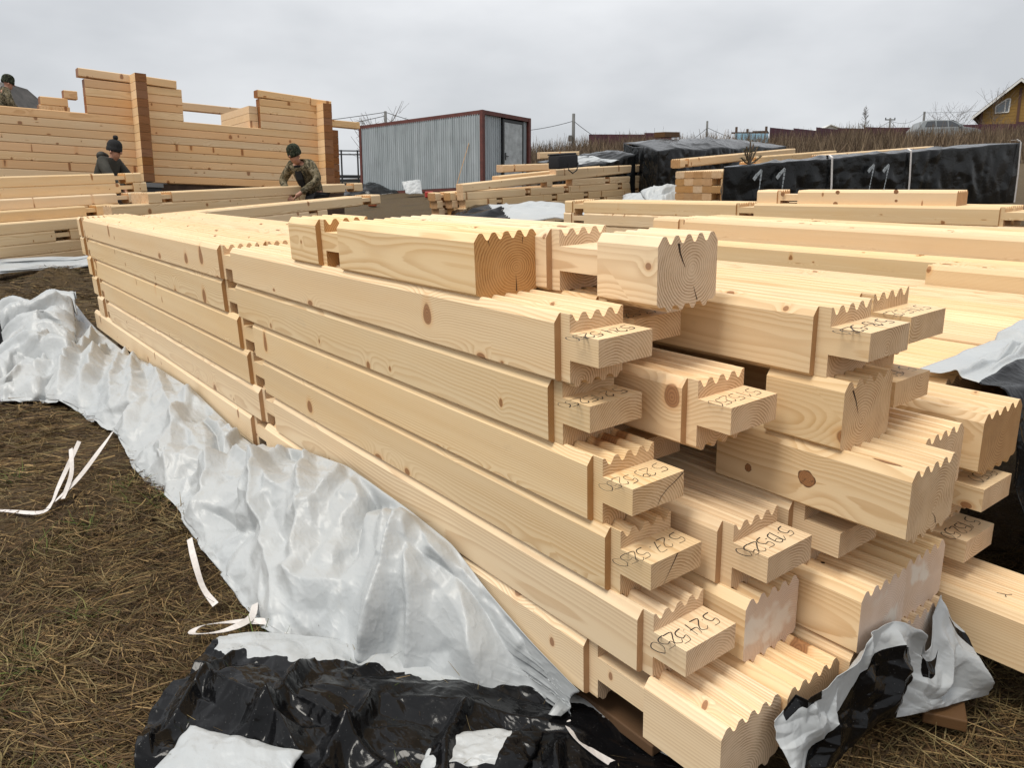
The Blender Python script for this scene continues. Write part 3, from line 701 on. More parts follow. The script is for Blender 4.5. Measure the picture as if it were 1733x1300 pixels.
cut_beam(Pb - np.array([0, 0, H]), [-2.0, (0.43, 'F'), (0.45, 'M'), (0.62, 'T'), (0.83, 'F')], 'shaded beam with a dark notch right behind the front stack top', G6, 113, ry=-0.012)
cut_beam(Pb - np.array([0, 0, 2*H]), [-1.8, (0.7, 'F')], 'lowest beam of the low stack behind the front stack', G6, 113, ry=-0.012)
# --- middle distance stack with many notches
G7 = 'notched beams of the stack by the container door'
dm = Vector((-1.156, 6.438, 0)).normalized(); am = math.degrees(math.atan2(dm.y, dm.x)); nm_ = np.array([-dm.y, dm.x, 0])
Pm = np.array([-11.344, 7.332, 0.770]); rym = 0.0043
def notches(L, ns, s=0.0):
    c = [s]
    for a in ns: c += [(a, 'F'), (a+0.02, 'M'), (a + 0.17, 'T')]
    return c + [(L, 'F')]
for i, (ns, s) in enumerate((((1.75, 3.0, 5.0), 0), ((0.9, 2.6, 3.7, 5.7), 0.05), ((0.3, 1.9, 3.2, 4.3, 5.3), 0.0), ((1.2, 3.5), 0.0), ((2.2,), 0.05))):
    cut_beam(Pm - np.array([0, 0, i*H]), notches(6.5, ns, s), 'notched beam in the %s full layer of the stack by the container door' % ('top', 'second', 'third', 'fourth', 'bottom')[i], G7, am, ry=rym, tint=0.5)
cut_beam(Pm + np.array([0, 0, H]), [3.3, (4.5, 'F'), (4.52, 'M'), (4.68, 'T'), (6.5, 'F')], 'beam with one notch wedged under the two sloping beams, container stack', G7, am, ry=rym, tint=0.5)
cut_beam(Pm + np.array([0, 0, 2*H + 0.03]), [2.75, (3.1, 'F'), (5.6, 'F'), (5.62, 'M'), (5.78, 'T'), (6.5, 'F')], 'lower of the two sloping beams on the container stack', G7, am, ry=rym - 0.014, tint=0.6)
cut_beam(Pm + np.array([0, 0, H + 0.005]), [0.0, (6.75, 'F')], 'sloping top beam of the container stack that carries the black bag', G7, am, ry=-0.036, tint=0.5)
cut_beam(Pm + np.array([0, 0, H + 0.06]) + nm_*0.4, [1.4, (6.4, 'F')], 'sloping beam behind the one with the black bag', G7, am, ry=-0.036, tint=0.5)
cut_beam(Pm + np.array([0, 0, H]), [2.45, (2.62, 'F')], 'short spacer block under the sloping beam, container stack', G7, am, tint=0.6)
for j, (s, e) in enumerate(((-0.15, 6.2), (-0.35, 6.1), (-0.2, 6.3))):
    for i in range(0, 4):
        cut_beam(Pm - np.array([0, 0, i*H]) + nm_*0.2*(j+1), [s + 0.04*i, (s + 0.04*i + 0.14, 'F'), (s + 0.04*i + 0.3, 'T'), (e, 'F')], 'brown ended beam of the container stack, %s row back, %s layer' % (('first', 'second', 'third')[j], ('top', 'second', 'third', 'fourth')[i]), G7, am, end=W_ENDB)
cut_beam(np.array([-13.9, 11.3, 1.50]), [0.0, (0.5, 'F'), (0.55, 'T'), (1.05, 'F')], 'loose block with a nick lying on the black tarpaulin', None, am - 25, tint=0.4)
cut_beam(np.array([-12.6, 9.2, 1.24]), [0.0, (0.35, 'F'), (0.4, 'T'), (2.6, 'F')], 'notched beam lying behind the black bag', None, am, tint=0.6)
# stack with brown ends left of the black wrap
G8 = 'brown ended beams left of the wrap marked 11'
ar = math.degrees(math.atan2(17.9 - 9.9, 1.0 + 0.0)); dr = Vector((-0.15, 1, 0)).normalized(); ar = math.degrees(math.atan2(dr.y, dr.x)); nr = np.array([-dr.y, dr.x, 0])
for i in range(6):
    for j in range(6):
        off = 0.0 if j < 4 else (0.16 if (i + j) % 2 else -0.02)
        P = np.array([-6.95, 9.62, 1.05]) + nr*0.19*(5-j)*1.0 - np.array([0, 0, i*0.118]) 
        cut_beam(P, [-0.05 + off + 0.06*(5-j)*0.4, (2.2, 'F')] if off <= 0 else [off, (off+0.15, 'F'), (2.2, 'F')], 'brown ended beam of the pile beside the wrap marked 11, row %s, layer %s' % ('one two three four five six'.split()[j], 'one two three four five six'.split()[i]), G8, ar, end=W_ENDB if (i*5 + j*3) % 4 else W_END, h=0.111, w=0.178, tint=((i + j*2) % 5)*0.25)
for a, b, nmz, dz in (((-8.35, 9.95), (-9.55, 15.2), 'long beam on top with an orange notched end, over the brown ended pile', 0.16), ((-7.9, 11.5), (-8.6, 15.3), 'long pale beam on top of the brown ended pile, ending near the weeds', 0.10), ((-7.3, 12.6), (-7.9, 18.2), 'furthest long beam running up to the weeds beyond the wrap', 0.06), ((-7.9, 11.3), (-8.2, 12.6), 'short orange sided block behind the pine twig', 0.02)):
    a = Vector(a); b = Vector(b); d = b - a
    zz = 1.25 if dz != 0.02 else 1.17
    cut_beam((a.x, a.y, zz), [0.0, (0.18, 'F'), (0.2, 'M'), (0.32, 'T'), (d.length, 'F')] if dz == 0.16 else [0.0, (d.length, 'F')], nmz, G8, math.degrees(math.atan2(d.y, d.x)), ry=-0.028 if dz == 0.16 else -0.02, end=W_ENDB, tint=0.7)
# =============================================================== plastic film
def crease_field(U, V, n, L, seed, along=None):
    """sum of straight sharp folds, each with its own place, direction and reach"""
    r = np.random.RandomState(seed); h = np.zeros_like(U); u0, u1, v0, v1 = U.min(), U.max(), V.min(), V.max()
    for i in range(n):
        cu, cv = r.uniform(u0, u1), r.uniform(v0, v1)
        a = r.uniform(0, math.pi) if along is None else along + r.normal(0, 0.35)
        Lw = L*r.uniform(0.35, 1.3); Ll = Lw*r.uniform(1.2, 3.5)
        d = (U-cu)*math.cos(a) + (V-cv)*math.sin(a); e = -(U-cu)*math.sin(a) + (V-cv)*math.cos(a)
        prof = np.maximum(0, 1 - np.abs(d + 0.15*np.abs(e))/Lw*1.3)
        prof = np.where(prof > 0, prof**1.15, 0)
        h += r.choice([-0.6, 1.0])*Lw*prof*np.exp(-(e/Ll)**2)
    return h
from mathutils.geometry import delaunay_2d_cdt
def facets(U, V, n, amp, seed, stretch=1.0, rot=0.0, blur=1):
    """crumpled film: random heights joined by flat facets that meet in straight creases"""
    rr = np.random.RandomState(seed); c, s = math.cos(rot), math.sin(rot)
    A = (U*c + V*s)/stretch; B_2 = -U*s + V*c
    # n is the facet size in metres: one random point per cell of that size
    u0, u1, v0, v1 = U.min()-n, U.max()+n, V.min()-n, V.max()+n
    gu, gv = np.meshgrid(np.arange(u0, u1 + n, n), np.arange(v0, v1 + n, n), indexing='ij')
    gu = (gu + rr.uniform(-.48, .48, gu.shape)*n).ravel(); gv = (gv + rr.uniform(-.48, .48, gv.shape)*n).ravel()
    pts = np.stack([(gu*c + gv*s)/stretch, -gu*s + gv*c], 1); hts = rr.normal(0, amp, len(pts))
    out = delaunay_2d_cdt([Vector(p_) for p_ in pts], [], [], 0, 1e-7)
    vs = np.array([tuple(v) for v in out[0]]); orig = [o_[0] if o_ else 0 for o_ in out[3]]; hv = hts[orig]
    Z = np.zeros(U.size); Af = A.ravel(); Bf = B_2.ravel(); order = np.argsort(Af); As = Af[order]
    for tri in out[2]:
        i, j, k = tri[:3]; p0, p1, p2 = vs[i], vs[j], vs[k]
        lo = np.searchsorted(As, min(p0[0], p1[0], p2[0])); hi = np.searchsorted(As, max(p0[0], p1[0], p2[0]))
        ix = order[lo:hi]; x = Af[ix]; y = Bf[ix]; den = (p1[1]-p2[1])*(p0[0]-p2[0]) + (p2[0]-p1[0])*(p0[1]-p2[1])
        if abs(den) < 1e-12: continue
        l0 = ((p1[1]-p2[1])*(x-p2[0]) + (p2[0]-p1[0])*(y-p2[1]))/den; l1 = ((p2[1]-p0[1])*(x-p2[0]) + (p0[0]-p2[0])*(y-p2[1]))/den; l2 = 1-l0-l1
        m = (l0 >= -1e-6) & (l1 >= -1e-6) & (l2 >= -1e-6); Z[ix[m]] = (l0*hv[i] + l1*hv[j] + l2*hv[k])[m]
    Z = Z.reshape(U.shape)
    for _ in range(blur):
        Zp = np.pad(Z, 1, 'edge'); Z = (Zp[1:-1,1:-1]*4 + Zp[:-2,1:-1] + Zp[2:,1:-1] + Zp[1:-1,:-2] + Zp[1:-1,2:])/8
    return Z
def normals(P):
    du = np.gradient(P, axis=0); dv = np.gradient(P, axis=1); n = np.cross(du, dv)
    return n/np.maximum(1e-9, np.linalg.norm(n, axis=-1, keepdims=True))
def sheet(name, P, side, mats, parent=None, keep=None, flip=False, thick=0.0008):
    """side: per-point value, 0 pale face up, 1 black face up"""
    n, m = P.shape[:2]; idx = np.arange(n*m).reshape(n, m)
    f = np.stack([idx[:-1,:-1], idx[:-1,1:], idx[1:,1:], idx[1:,:-1]], -1)
    if flip: f = f[..., ::-1]
    if keep is not None: f = f[keep]
    f = f.reshape(-1, 4)
    me = bpy.data.meshes.new(name); me.from_pydata(P.reshape(-1, 3).tolist(), [], f.tolist())
    me.polygons.foreach_set('use_smooth', [True]*len(me.polygons)); me.update()
    s = np.zeros((n, m)) + (side if side is not None else 0)
    s = np.clip(s, 0, 1)
    at = me.attributes.new('side', 'FLOAT', 'POINT'); at.data.foreach_set('value', s.reshape(-1).astype(np.float32))
    bm = bmesh.new(); bm.from_mesh(me); bmesh.ops.delete(bm, geom=[v for v in bm.verts if not v.link_faces], context='VERTS'); bm.to_mesh(me); bm.free()
    o = link(name, me, mats, parent)
    md = o.modifiers.new('thickness', 'SOLIDIFY'); md.thickness = thick; md.offset = -1
    return o
def interp(x, pts): xs, ys = zip(*pts); return np.interp(x, xs, ys)
def sm_interp(x, pts, k=25):
    xs = np.linspace(pts[0][0]-0.5, pts[-1][0]+0.5, 900); ys = interp(xs, pts); ker = np.hanning(k); ker /= ker.sum()
    return np.interp(x, xs, np.convolve(np.pad(ys, k//2, 'edge'), ker, 'valid'))

def ridges(U, V, lst):
    """hand-placed folds: (u0, v0, u1, v1, half width, height)"""
    h = np.zeros_like(U)
    for (a0, b0, a1, b1, w, hh) in lst:
        L = math.hypot(a1-a0, b1-b0); tx, ty = (a1-a0)/L, (b1-b0)/L
        t = ((U-a0)*tx + (V-b0)*ty)/L; d = -(U-a0)*ty + (V-b0)*tx
        d = d + 0.012*np.sin(t*7 + a0*9) ; ww = w*(0.7 + 0.9*np.clip(t, 0, 1))
        prof = np.maximum(0, 1 - np.abs(d)/ww*np.where(d > 0, 1.0, 0.62))
        tap = smooth(-0.12, 0.12, t)*smooth(1.25, 0.75, t)
        h += hh*(prof**1.25)*tap
    return h
FOLDS = [(-0.598,-0.02,-0.455,-0.321,0.055,0.055),(-0.58,-0.02,-0.323,-0.233,0.040,0.035),(-0.55,-0.02,-0.083,-0.12,0.035,0.022),(-0.964,-0.03,-0.70,-0.02,0.030,-0.045),(-0.86,-0.05,-0.72,-0.22,0.040,-0.040),
 (-2.929,-0.02,-2.082,-0.368,0.040,0.035),(-2.168,-0.046,-1.613,-0.359,0.040,0.040),(-1.609,-0.02,-1.381,-0.272,0.040,0.035),(-1.339,-0.02,-0.853,-0.286,0.035,0.035),(-1.078,-0.02,-0.939,-0.20,0.030,0.030),(-0.912,-0.326,-0.655,-0.238,0.030,0.020),
 (-1.543,-0.132,-0.771,-0.401,0.030,0.030),(-3.847,-0.041,-2.219,-0.198,0.040,0.025),(-1.591,-0.348,-1.102,-0.274,0.030,-0.025),(-6.322,-0.181,-4.5,-0.655,0.050,0.07),(-5.747,-0.114,-4.2,-0.60,0.050,0.070),(-5.273,-0.089,-3.9,-0.50,0.050,0.060),
 (-4.951,-0.051,-3.6,-0.45,0.050,0.060),(-4.454,-0.034,-3.2,-0.36,0.050,0.050),(-4.201,-0.02,-2.9,-0.32,0.050,0.040),(-2.5,-0.08,-1.9,-0.16,0.025,-0.03),(-1.9,-0.12,-1.2,-0.17,0.028,0.028),(-0.5,-0.06,-0.05,-0.05,0.02,-0.02)]
# ---- long white sheet slumped along the foot of the front stack
ns, ntt = 620, 110
# finer sampling near the camera
s_ = np.concatenate([np.linspace(-6.5, -2.6, 230), np.linspace(-2.585, 0.075, 390)])
U_, T_ = np.meshgrid(s_, np.linspace(0, 1, ntt), indexing='ij')
hc = sm_interp(U_, [(-6.6,.22),(-6.0,.14),(-5.6,.11),(-4.56,.10),(-3.6,.17),(-2.9,.19),(-2.2,.13),(-1.96,.13),(-1.6,.24),(-1.43,.275),(-1.07,.325),(-.64,.31),(-.43,.29),(-.27,.22),(-.1,.165),(.075,.125)], 13)
vo = sm_interp(U_, [(-6.6,-1.0),(-6.0,-.95),(-5.65,-.80),(-4.6,-.72),(-4.0,-.62),(-3.68,-.50),(-3.1,-.39),(-2.45,-.42),(-1.93,-.40),(-1.37,-.41),(-.95,-.43),(-.76,-.41),(-.54,-.30),(-.34,-.21),(-.11,-.125),(.075,-.035)], 9)
edge_ = (fbm(U_*3.1, U_*0+3, 5, 4)-0.5)*0.06*(T_**3)
Vv = -0.014 + (vo + 0.014 + edge_)*T_
bul = sm_interp(U_, [(-6.6,.05),(-5,.06),(-4,.05),(-3,.04),(-2,.06),(-1.3,.05),(-.8,.05),(-.4,.03),(.1,.01)])
Zz = hc*(1-T_)**1.05 + bul*np.sin(math.pi*np.clip(T_*1.05, 0, 1))**0.8 + 0.010
U_ = U_ - (0.13*T_*(1-T_) + 0.012*(fbm(T_*14, T_*0+1, 4, 4)-0.5))*smooth(-.3, .075, U_)
P = np.stack([U_, Vv, Zz], -1)
D = Vv
cf = facets(U_, D, 0.17, 0.018, 4, 2.0, 0.35, 0) + facets(U_, D, 0.075, 0.0105, 5, 2.0, -0.5, 0) + facets(U_, D, 0.034, 0.0031, 6, 1.7, 0.3, 0) + ridges(U_, D, FOLDS)*1.45 + facets(U_, D, 0.11, 0.008, 9, 2.2, 1.0, 0)
cf += crease_field(U_, D, 90, 0.09, 21, along=0.15)*0.75*smooth(-3.9, -4.6, U_)     # gathered folds at the far end
wgt = smooth(0.0, 0.08, T_)
N_ = normals(P); N_ *= np.sign(N_[..., 2:3] + 1e-9)
P = P + N_*(cf*wgt)[..., None]
P[..., 2] = np.maximum(P[..., 2], 0.004 + 0.012*fbm(U_*6, D*6, 71, 2))
P[..., 1] = np.minimum(P[..., 1], -0.011)
t1 = to_site(sheet('plastic_sheet', P, 0, F_MIX, flip=False))
tag(t1, 'long white plastic sheet slumped in folds along the foot of the front stack', 'plastic sheet')

# ---- bunched sheet at the far left corner
U_, T_ = np.meshgrid(np.linspace(0, 1, 150), np.linspace(0, 1, 110), indexing='ij')
A = np.array([-6.9,-.75,.05]); Bq = np.array([-4.1,-.80,.02]); Cq = np.array([-4.0,-.42,.10]); Dq = np.array([-6.3,-.02,.30])
P = (A*(1-U_)[...,None] + Bq*U_[...,None])*(1-T_)[...,None] + (Dq*(1-U_)[...,None] + Cq*U_[...,None])*T_[...,None]
P[..., 2] += 0.16*np.sin(math.pi*U_)**0.7*np.sin(math.pi*T_)**0.6
cf = crease_field(U_*2.8, T_*0.7, 70, 0.15, 31, along=0.1)*0.45 + facets(U_*2.8, T_*.7, 0.14, 0.035, 32, 0.45, 0, 1) + facets(U_*2.8, T_*.7, 0.06, 0.008, 33, 0.6, 0, 0)
P[..., 2] = np.maximum(0.006, P[..., 2] + cf); P[..., 0] += crease_field(U_*2.8, T_*.7, 60, .15, 33)*0.4
mt = 0.5 + np.minimum((0.16 + 0.14*fbm(U_*6, T_*6, 9)) - T_, 0.5 - U_)*6
t2 = to_site(sheet('plastic_sheet', P, mt, F_MIX, flip=True))
tag(t2, 'heap of bunched white plastic with a black fold, on mud at the far left corner', 'plastic sheet')

# ---- sheet turned black side up at the bottom of the picture
nu, nv = 300, 220
U_, T_ = np.meshgrid(np.linspace(0, 1, nu), np.linspace(0, 1, nv), indexing='ij')
# back edge runs from the left corner along the white sheet to the stack foot; front edge lies towards the viewer
bu = interp(U_, [(0,-.83),(.12,-.76),(.3,-.53),(.5,-.30),(.7,-.04),(.82,.12),(1,.46)]); bv = interp(U_, [(0,-.56),(.12,-.45),(.3,-.27),(.5,-.15),(.7,.075),(.82,.10),(1,.13)])
fu = interp(U_, [(0,-.61),(.2,-.42),(.5,-.06),(.8,.35),(1,.75)]); fv = interp(U_, [(0,-.78),(.2,-.86),(.5,-.84),(.8,-.55),(1,-.25)])
je = (vnoise(U_*60, U_*0+1, 7)-0.5)*0.012 + (vnoise(U_*17, U_*0+2, 8)-0.5)*0.02
Ux = bu*(1-T_) + fu*T_ + je*(1-T_); Vx = bv*(1-T_) + fv*T_ + je*(1-T_)
hz = 0.022 + 0.045*np.exp(-((Ux+0.42)**2 + (Vx+0.45)**2)/0.04) + 0.022*np.exp(-((Ux+0.1)**2 + (Vx+0.25)**2)/0.02)
cf = facets(Ux, Vx, 0.13, 0.012, 51, 2.6, 0.9, 1) + ridges(Ux, Vx, [(-.62,-.62,-.2,-.55,.03,.035),(-.5,-.42,-.25,-.75,.03,.03),(-.3,-.35,-.05,-.62,.03,.03),(-.12,-.2,.1,-.42,.025,.03),(.1,-.08,.3,-.3,.025,.025),(-.7,-.55,-.45,-.85,.025,.02),(-.4,-.5,-.02,-.4,.02,.02)]) + facets(Ux, Vx, 0.055, 0.0045, 52, 2.0, 0.3, 1) + facets(Ux, Vx, 0.025, 0.0011, 53, 1.5, -0.4, 0)
Zx = np.maximum(0.026, hz + 0.018 + cf*smooth(0, .12, T_) + cf*0.4)
P = np.stack([Ux, Vx, Zx], -1)
Tm = T_; Um = U_
rim = 0.15*np.interp(Um, [0, .04, .1, .25, .33, .66, .7, .85, 1], [.3, 1.1, 1.6, 1.3, .6, .15, .55, .35, .25])*(1 + 0.35*(vnoise(Um*45, Um*0, 12)-0.5)) + 0.012*vnoise(Um*140, Um*0, 13)
flap = (1 + 1.3*(fbm(Um*22, Tm*22, 14)-0.5)) - np.hypot((Ux+.31)/0.15, (Vx+.73)/0.06)
grey = (1 + 0.6*(fbm(Um*30, Tm*30, 15)-0.5)) - np.hypot((Ux-.03)/0.035, (Vx+.20)/0.09)
mt = 0.5 - (rim - Tm)*14
t3 = to_site(sheet('plastic_sheet', P, mt, F_MIX, flip=True))
tag(t3, 'torn plastic sheet lying glossy black side up with a curled white edge, in the foreground', 'plastic sheet')

# ---- torn skirt of film against the near right foot of the stack
nu, nv = 330, 150
S_, T_ = np.meshgrid(np.linspace(0.13, 0.815, nu), np.linspace(0, 1, nv), indexing='ij')
top = sm_interp(S_, [(.13,.235),(.2,.26),(.27,.255),(.36,.29),(.46,.315),(.52,.30),(.58,.27),(.63,.19),(.68,.19),(.735,.29),(.77,.20),(.815,.15)], 7) + 0.014*(vnoise(S_*26, S_*0, 3)-0.5)
utop = interp(S_, [(.13,.478),(.2,.488),(.5,.50),(.815,.515)])
ubot = interp(S_, [(.13,.50),(.3,.508),(.5,.522),(.7,.565),(.815,.60)])
Zs = top*(1-T_)**1.1 + interp(S_, [(.13,.075),(.5,.07),(.65,.045),(.815,.03)])*T_ + 0.004
Us = utop + (ubot-utop)*T_**0.75 + 0.010*np.sin(S_*31 + 2*T_ + 2.5*np.sin(S_*9))*np.sin(math.pi*np.clip(T_*0.9+0.1,0,1)) + 0.008*np.sin(math.pi*T_)
cf = facets(S_, T_*0.33, 0.075, 0.008, 61, 0.6, 0.5, 1) + ridges(S_, T_*0.33, [(.2,.0,.3,.33,.03,.02),(.33,.02,.25,.3,.02,.018),(.42,.0,.38,.33,.03,.026),(.52,.03,.45,.3,.025,.022),(.6,.0,.62,.3,.03,.024),(.7,.05,.66,.3,.02,.02),(.76,.0,.78,.3,.02,.02)]) + facets(S_, T_*0.33, 0.03, 0.0024, 62, 1.0, 0.3, 0) + crease_field(S_, T_*0.33, 10, 0.08, 63, along=2.2)*0.25
# curled lip along the upper edge
lip = np.exp(-(T_/0.06)**2)
P = np.stack([Us + cf*0.8 + lip*0.018*np.sin(S_*23), S_ + cf*0.15, np.maximum(0.006, Zs + cf*0.35)], -1)
P[..., 0] = np.maximum(P[..., 0], 0.470 + 0.025*(S_ > .2) + 0.006)
Sm = S_; Tm = T_
tb = interp(Sm, [(.13,.80),(.2,.66),(.28,.52),(.36,.34),(.44,.20),(.50,.16),(.56,.20),(.585,.40),(.60,1.2),(1.2,1.2)]) + 0.03*(vnoise(Sm*50, Sm*0, 5)-0.5)
te = interp(Sm, [(.13,2),(.50,2),(.54,.9),(.58,.6),(.6,.3),(1.2,.3)])
blk = np.minimum(Tm - tb, te - Tm)
curl = np.minimum(np.minimum(Tm - (0.10 + 0.10*np.sin(Sm*19+1)), (0.32 + 0.16*np.sin(Sm*24)) - Tm), np.minimum(Sm - .61, .80 - Sm)*3)
c2 = np.minimum(0.09 - Tm, np.minimum(Sm - .16, .25 - Sm)*2)
t4 = to_site(sheet('plastic_sheet', P, 0.5 + np.maximum(np.maximum(blk, curl), c2)*9, F_MIX, flip=False))
tag(t4, 'ragged film skirt, white with black curls, at the near right foot of the stack', 'plastic sheet')

# ---- film draped over the beams right of the stack
nu, nv = 170, 150
S_, T_ = np.meshgrid(np.linspace(1.075, 3.3, nu), np.linspace(0, 1, nv), indexing='ij')
up = interp(T_, [(0,.10),(.12,.22),(.26,.34),(.34,.42),(.45,.47),(.58,.52),(.72,.62),(.85,.95),(1,1.5)])
zp = interp(T_, [(0,.708),(.12,.712),(.26,.706),(.34,.66),(.45,.42),(.58,.20),(.72,.03),(.85,.015),(1,.012)])
sh = 0.125 - 0.085*smooth(.05, .3, T_)
cf = facets(S_, T_*1.6, 0.14, 0.024, 71, 2.0, 0.6, 0) + ridges(S_, T_*1.6, [(1.1,.2,1.9,.3,.04,.035),(1.2,.32,1.8,.40,.04,.03),(1.3,.1,1.5,.5,.05,.03)]) + facets(S_, T_*1.6, 0.08, 0.005, 72, 1.2, 0, 0)
zl = np.where(S_ > 1.57, 0.022, 0)*smooth(.3, .2, T_)
P = np.stack([up + sh + cf*0.7*smooth(0.2,.4,T_), S_ + 0.03*np.sin(T_*9)*0 , np.maximum(0.008, zp + zl + 0.012 + np.maximum(cf, -0.008)*0.6)], -1)
mt = 0.5 + (T_ - (0.255 + 0.012*np.sin(S_*14)))*20
t5 = to_site(sheet('plastic_sheet', P, mt, F_MIX, flip=True))
tag(t5, 'film with a pale edge and wet black fall, draped over beams at the right edge', 'plastic sheet')

# smaller films further off
def scrap(name_label, quad, bulge, seed, black=None, n=80, amp=0.4, L=0.16, flip=False):
    U_, T_ = np.meshgrid(np.linspace(0, 1, n), np.linspace(0, 1, n), indexing='ij')
    A, Bq, Cq, Dq = [np.array(q_, float) for q_ in quad]
    P = (A*(1-U_)[...,None] + Bq*U_[...,None])*(1-T_)[...,None] + (Dq*(1-U_)[...,None] + Cq*U_[...,None])*T_[...,None]
    lu = np.linalg.norm(Bq-A); lt = np.linalg.norm(Dq-A)
    P[..., 2] += bulge*np.sin(math.pi*U_)**0.5*np.sin(math.pi*T_)**0.5 + facets(U_*lu, T_*lt, 0.13*max(lu, lt), 0.05*amp*max(lu, lt), seed, 1.8, 0.4, 1) + facets(U_*lu, T_*lt, 0.06*max(lu, lt), 0.015*amp*max(lu, lt), seed+1, 1.3, 0, 0)
    ed = 0.05*(fbm(U_*5, T_*5, seed, 3)-0.5); P[..., 0] += ed*lu; P[..., 1] += ed*lt
    mt = 0 if black is None else np.clip(black(U_, T_)*1.0, 0, 1)
    return tag(to_site(sheet('plastic_sheet', P, mt, F_MIX, flip=flip)), name_label, 'plastic sheet')
scrap('flat film on the ground before the container stack, black left half and white right half', [(-11.0,6.6,.28),(-8.3,8.3,.34),(-9.3,9.2,.42),(-11.9,7.5,.5)], 0.12, 81, lambda u, v: (u + 0.25*v) < 0.42)
scrap('white film with a black fold lying between the notched stack and the brown ended pile', [(-9.6,9.5,.32),(-8.7,10.6,.36),(-9.4,11.7,.62),(-11.0,11.2,.50)], 0.18, 83, lambda u, v: (np.abs(u-0.55-0.3*v) < 0.12))
scrap('bright crumpled scrap of film against the brown ended beams', [(-8.2,9.2,.34),(-7.9,9.9,.36),(-8.5,10.1,.80),(-9.0,9.6,.75)], 0.15, 85, None, amp=0.8)
scrap('strip of white film under the left stack, along the mud', [(-10.75,-2.6,.09),(-10.1,1.3,.16),(-10.5,1.4,.26),(-11.1,-2.5,.22)], 0.02, 87, lambda u, v: (v < 0.3) & (u < 0.5), amp=0.12)
scrap('grey tarpaulin slumped beside the container wall, a black edge on it', [(-25.6,11.3,.28),(-24.2,13.5,.32),(-26.2,14.3,.75),(-27.5,12.6,.50)], 0.25, 89, lambda u, v: v > -1, amp=0.3)
scrap('white bin liner scrunched up near the container corner', [(-22.0,12.15,.40),(-21.7,12.6,.40),(-22.1,12.8,.80),(-22.5,12.3,.80)], 0.12, 91, None, amp=0.6)
scrap('small white film scrap stretched out on the sloping beams, by the black bag', [(-11.05,9.95,1.22),(-11.5,11.6,1.27),(-11.75,11.5,1.30),(-11.3,9.9,1.42)], 0.03, 93, None, amp=0.25)

scrap('torn corner of pale film turned over on the black sheet, at the bottom edge', [(-.45,-.72,.075),(-.20,-.56,.085),(-.10,-.70,.05),(-.36,-.88,.04)], 0.03, 95, None, n=70, amp=0.22)
scrap('crumpled grey piece of film between the white sheet tip and the stack corner', [(-.10,-.28,.05),(.06,-.10,.06),(.12,-.22,.04),(-.02,-.40,.04)], 0.03, 97, lambda u, v: (u > 0.72) | (v > .8), n=70, amp=0.5)
# straps thrown on the grass
def ribbon(label, pts, w=0.016, seed=0):
    r = random.Random(seed); P = [Vector(p) for p in pts]; Q = []
    for i in range(len(P)-1):
        p0 = P[max(i-1,0)]; p1 = P[i]; p2 = P[i+1]; p3 = P[min(i+2,len(P)-1)]
        for k in range(6):
            t = k/6; Q.append(0.5*((2*p1)+(p2-p0)*t+(2*p0-5*p1+4*p2-p3)*t*t+(3*p1-p0-3*p2+p3)*t**3))
    Q.append(P[-1]); vs = []; fs = []
    for i, q_ in enumerate(Q):
        d = (Q[min(i+1,len(Q)-1)] - Q[max(i-1,0)]).normalized(); sd = d.cross(Vector((0,0,1))).normalized(); tw = 0.5*math.sin(i*0.35 + seed)
        sd = sd*math.cos(tw) + Vector((0,0,1))*math.sin(tw)
        vs += [q_ - sd*w/2, q_ + sd*w/2]
        if i: fs.append((2*i-2, 2*i-1, 2*i+1, 2*i))
    mb = MB(); mb.add(vs, fs); o = mb.build('packing_strap', STRAP)
    md = o.modifiers.new('thickness', 'SOLIDIFY'); md.thickness = 0.0012
    return tag(to_site(o), label, 'packing strap')
ribbon('white packing strap kinked on the straw, leaving the picture at left', [(-2.55,-1.2,.03),(-2.28,-.95,.03),(-2.15,-.83,.03),(-2.2,-.78,.04),(-2.36,-.73,.05),(-2.62,-.60,.14)], 0.017, 1)
ribbon('white packing strap rising from the straw to the folds of the white sheet', [(-2.2,-.77,.04),(-2.33,-.66,.07),(-2.5,-.53,.13),(-2.56,-.47,.17)], 0.017, 2)
ribbon('short frayed strap end standing up beside the kinked strap', [(-2.21,-.74,.04),(-2.35,-.68,.09),(-2.5,-.65,.15)], 0.016, 3)
ribbon('strap hanging from the edge of the white sheet onto the straw', [(-1.44,-.455,.07),(-1.33,-.475,.055),(-1.15,-.50,.035),(-1.02,-.50,.03)], 0.020, 4)
ribbon('looped strap lying flat between the white sheet and the black film', [(-.70,-.38,.03),(-.80,-.40,.035),(-.88,-.47,.03),(-.93,-.56,.03),(-.90,-.60,.035),(-.84,-.53,.045),(-.86,-.45,.04),(-.93,-.41,.04)], 0.020, 5)
ribbon('strap curling out from under the stack beside the black film', [(.05,-.03,.05),(.12,-.05,.05),(.22,-.02,.03),(.34,.03,.02),(.5,.04,.02)], 0.018, 6)
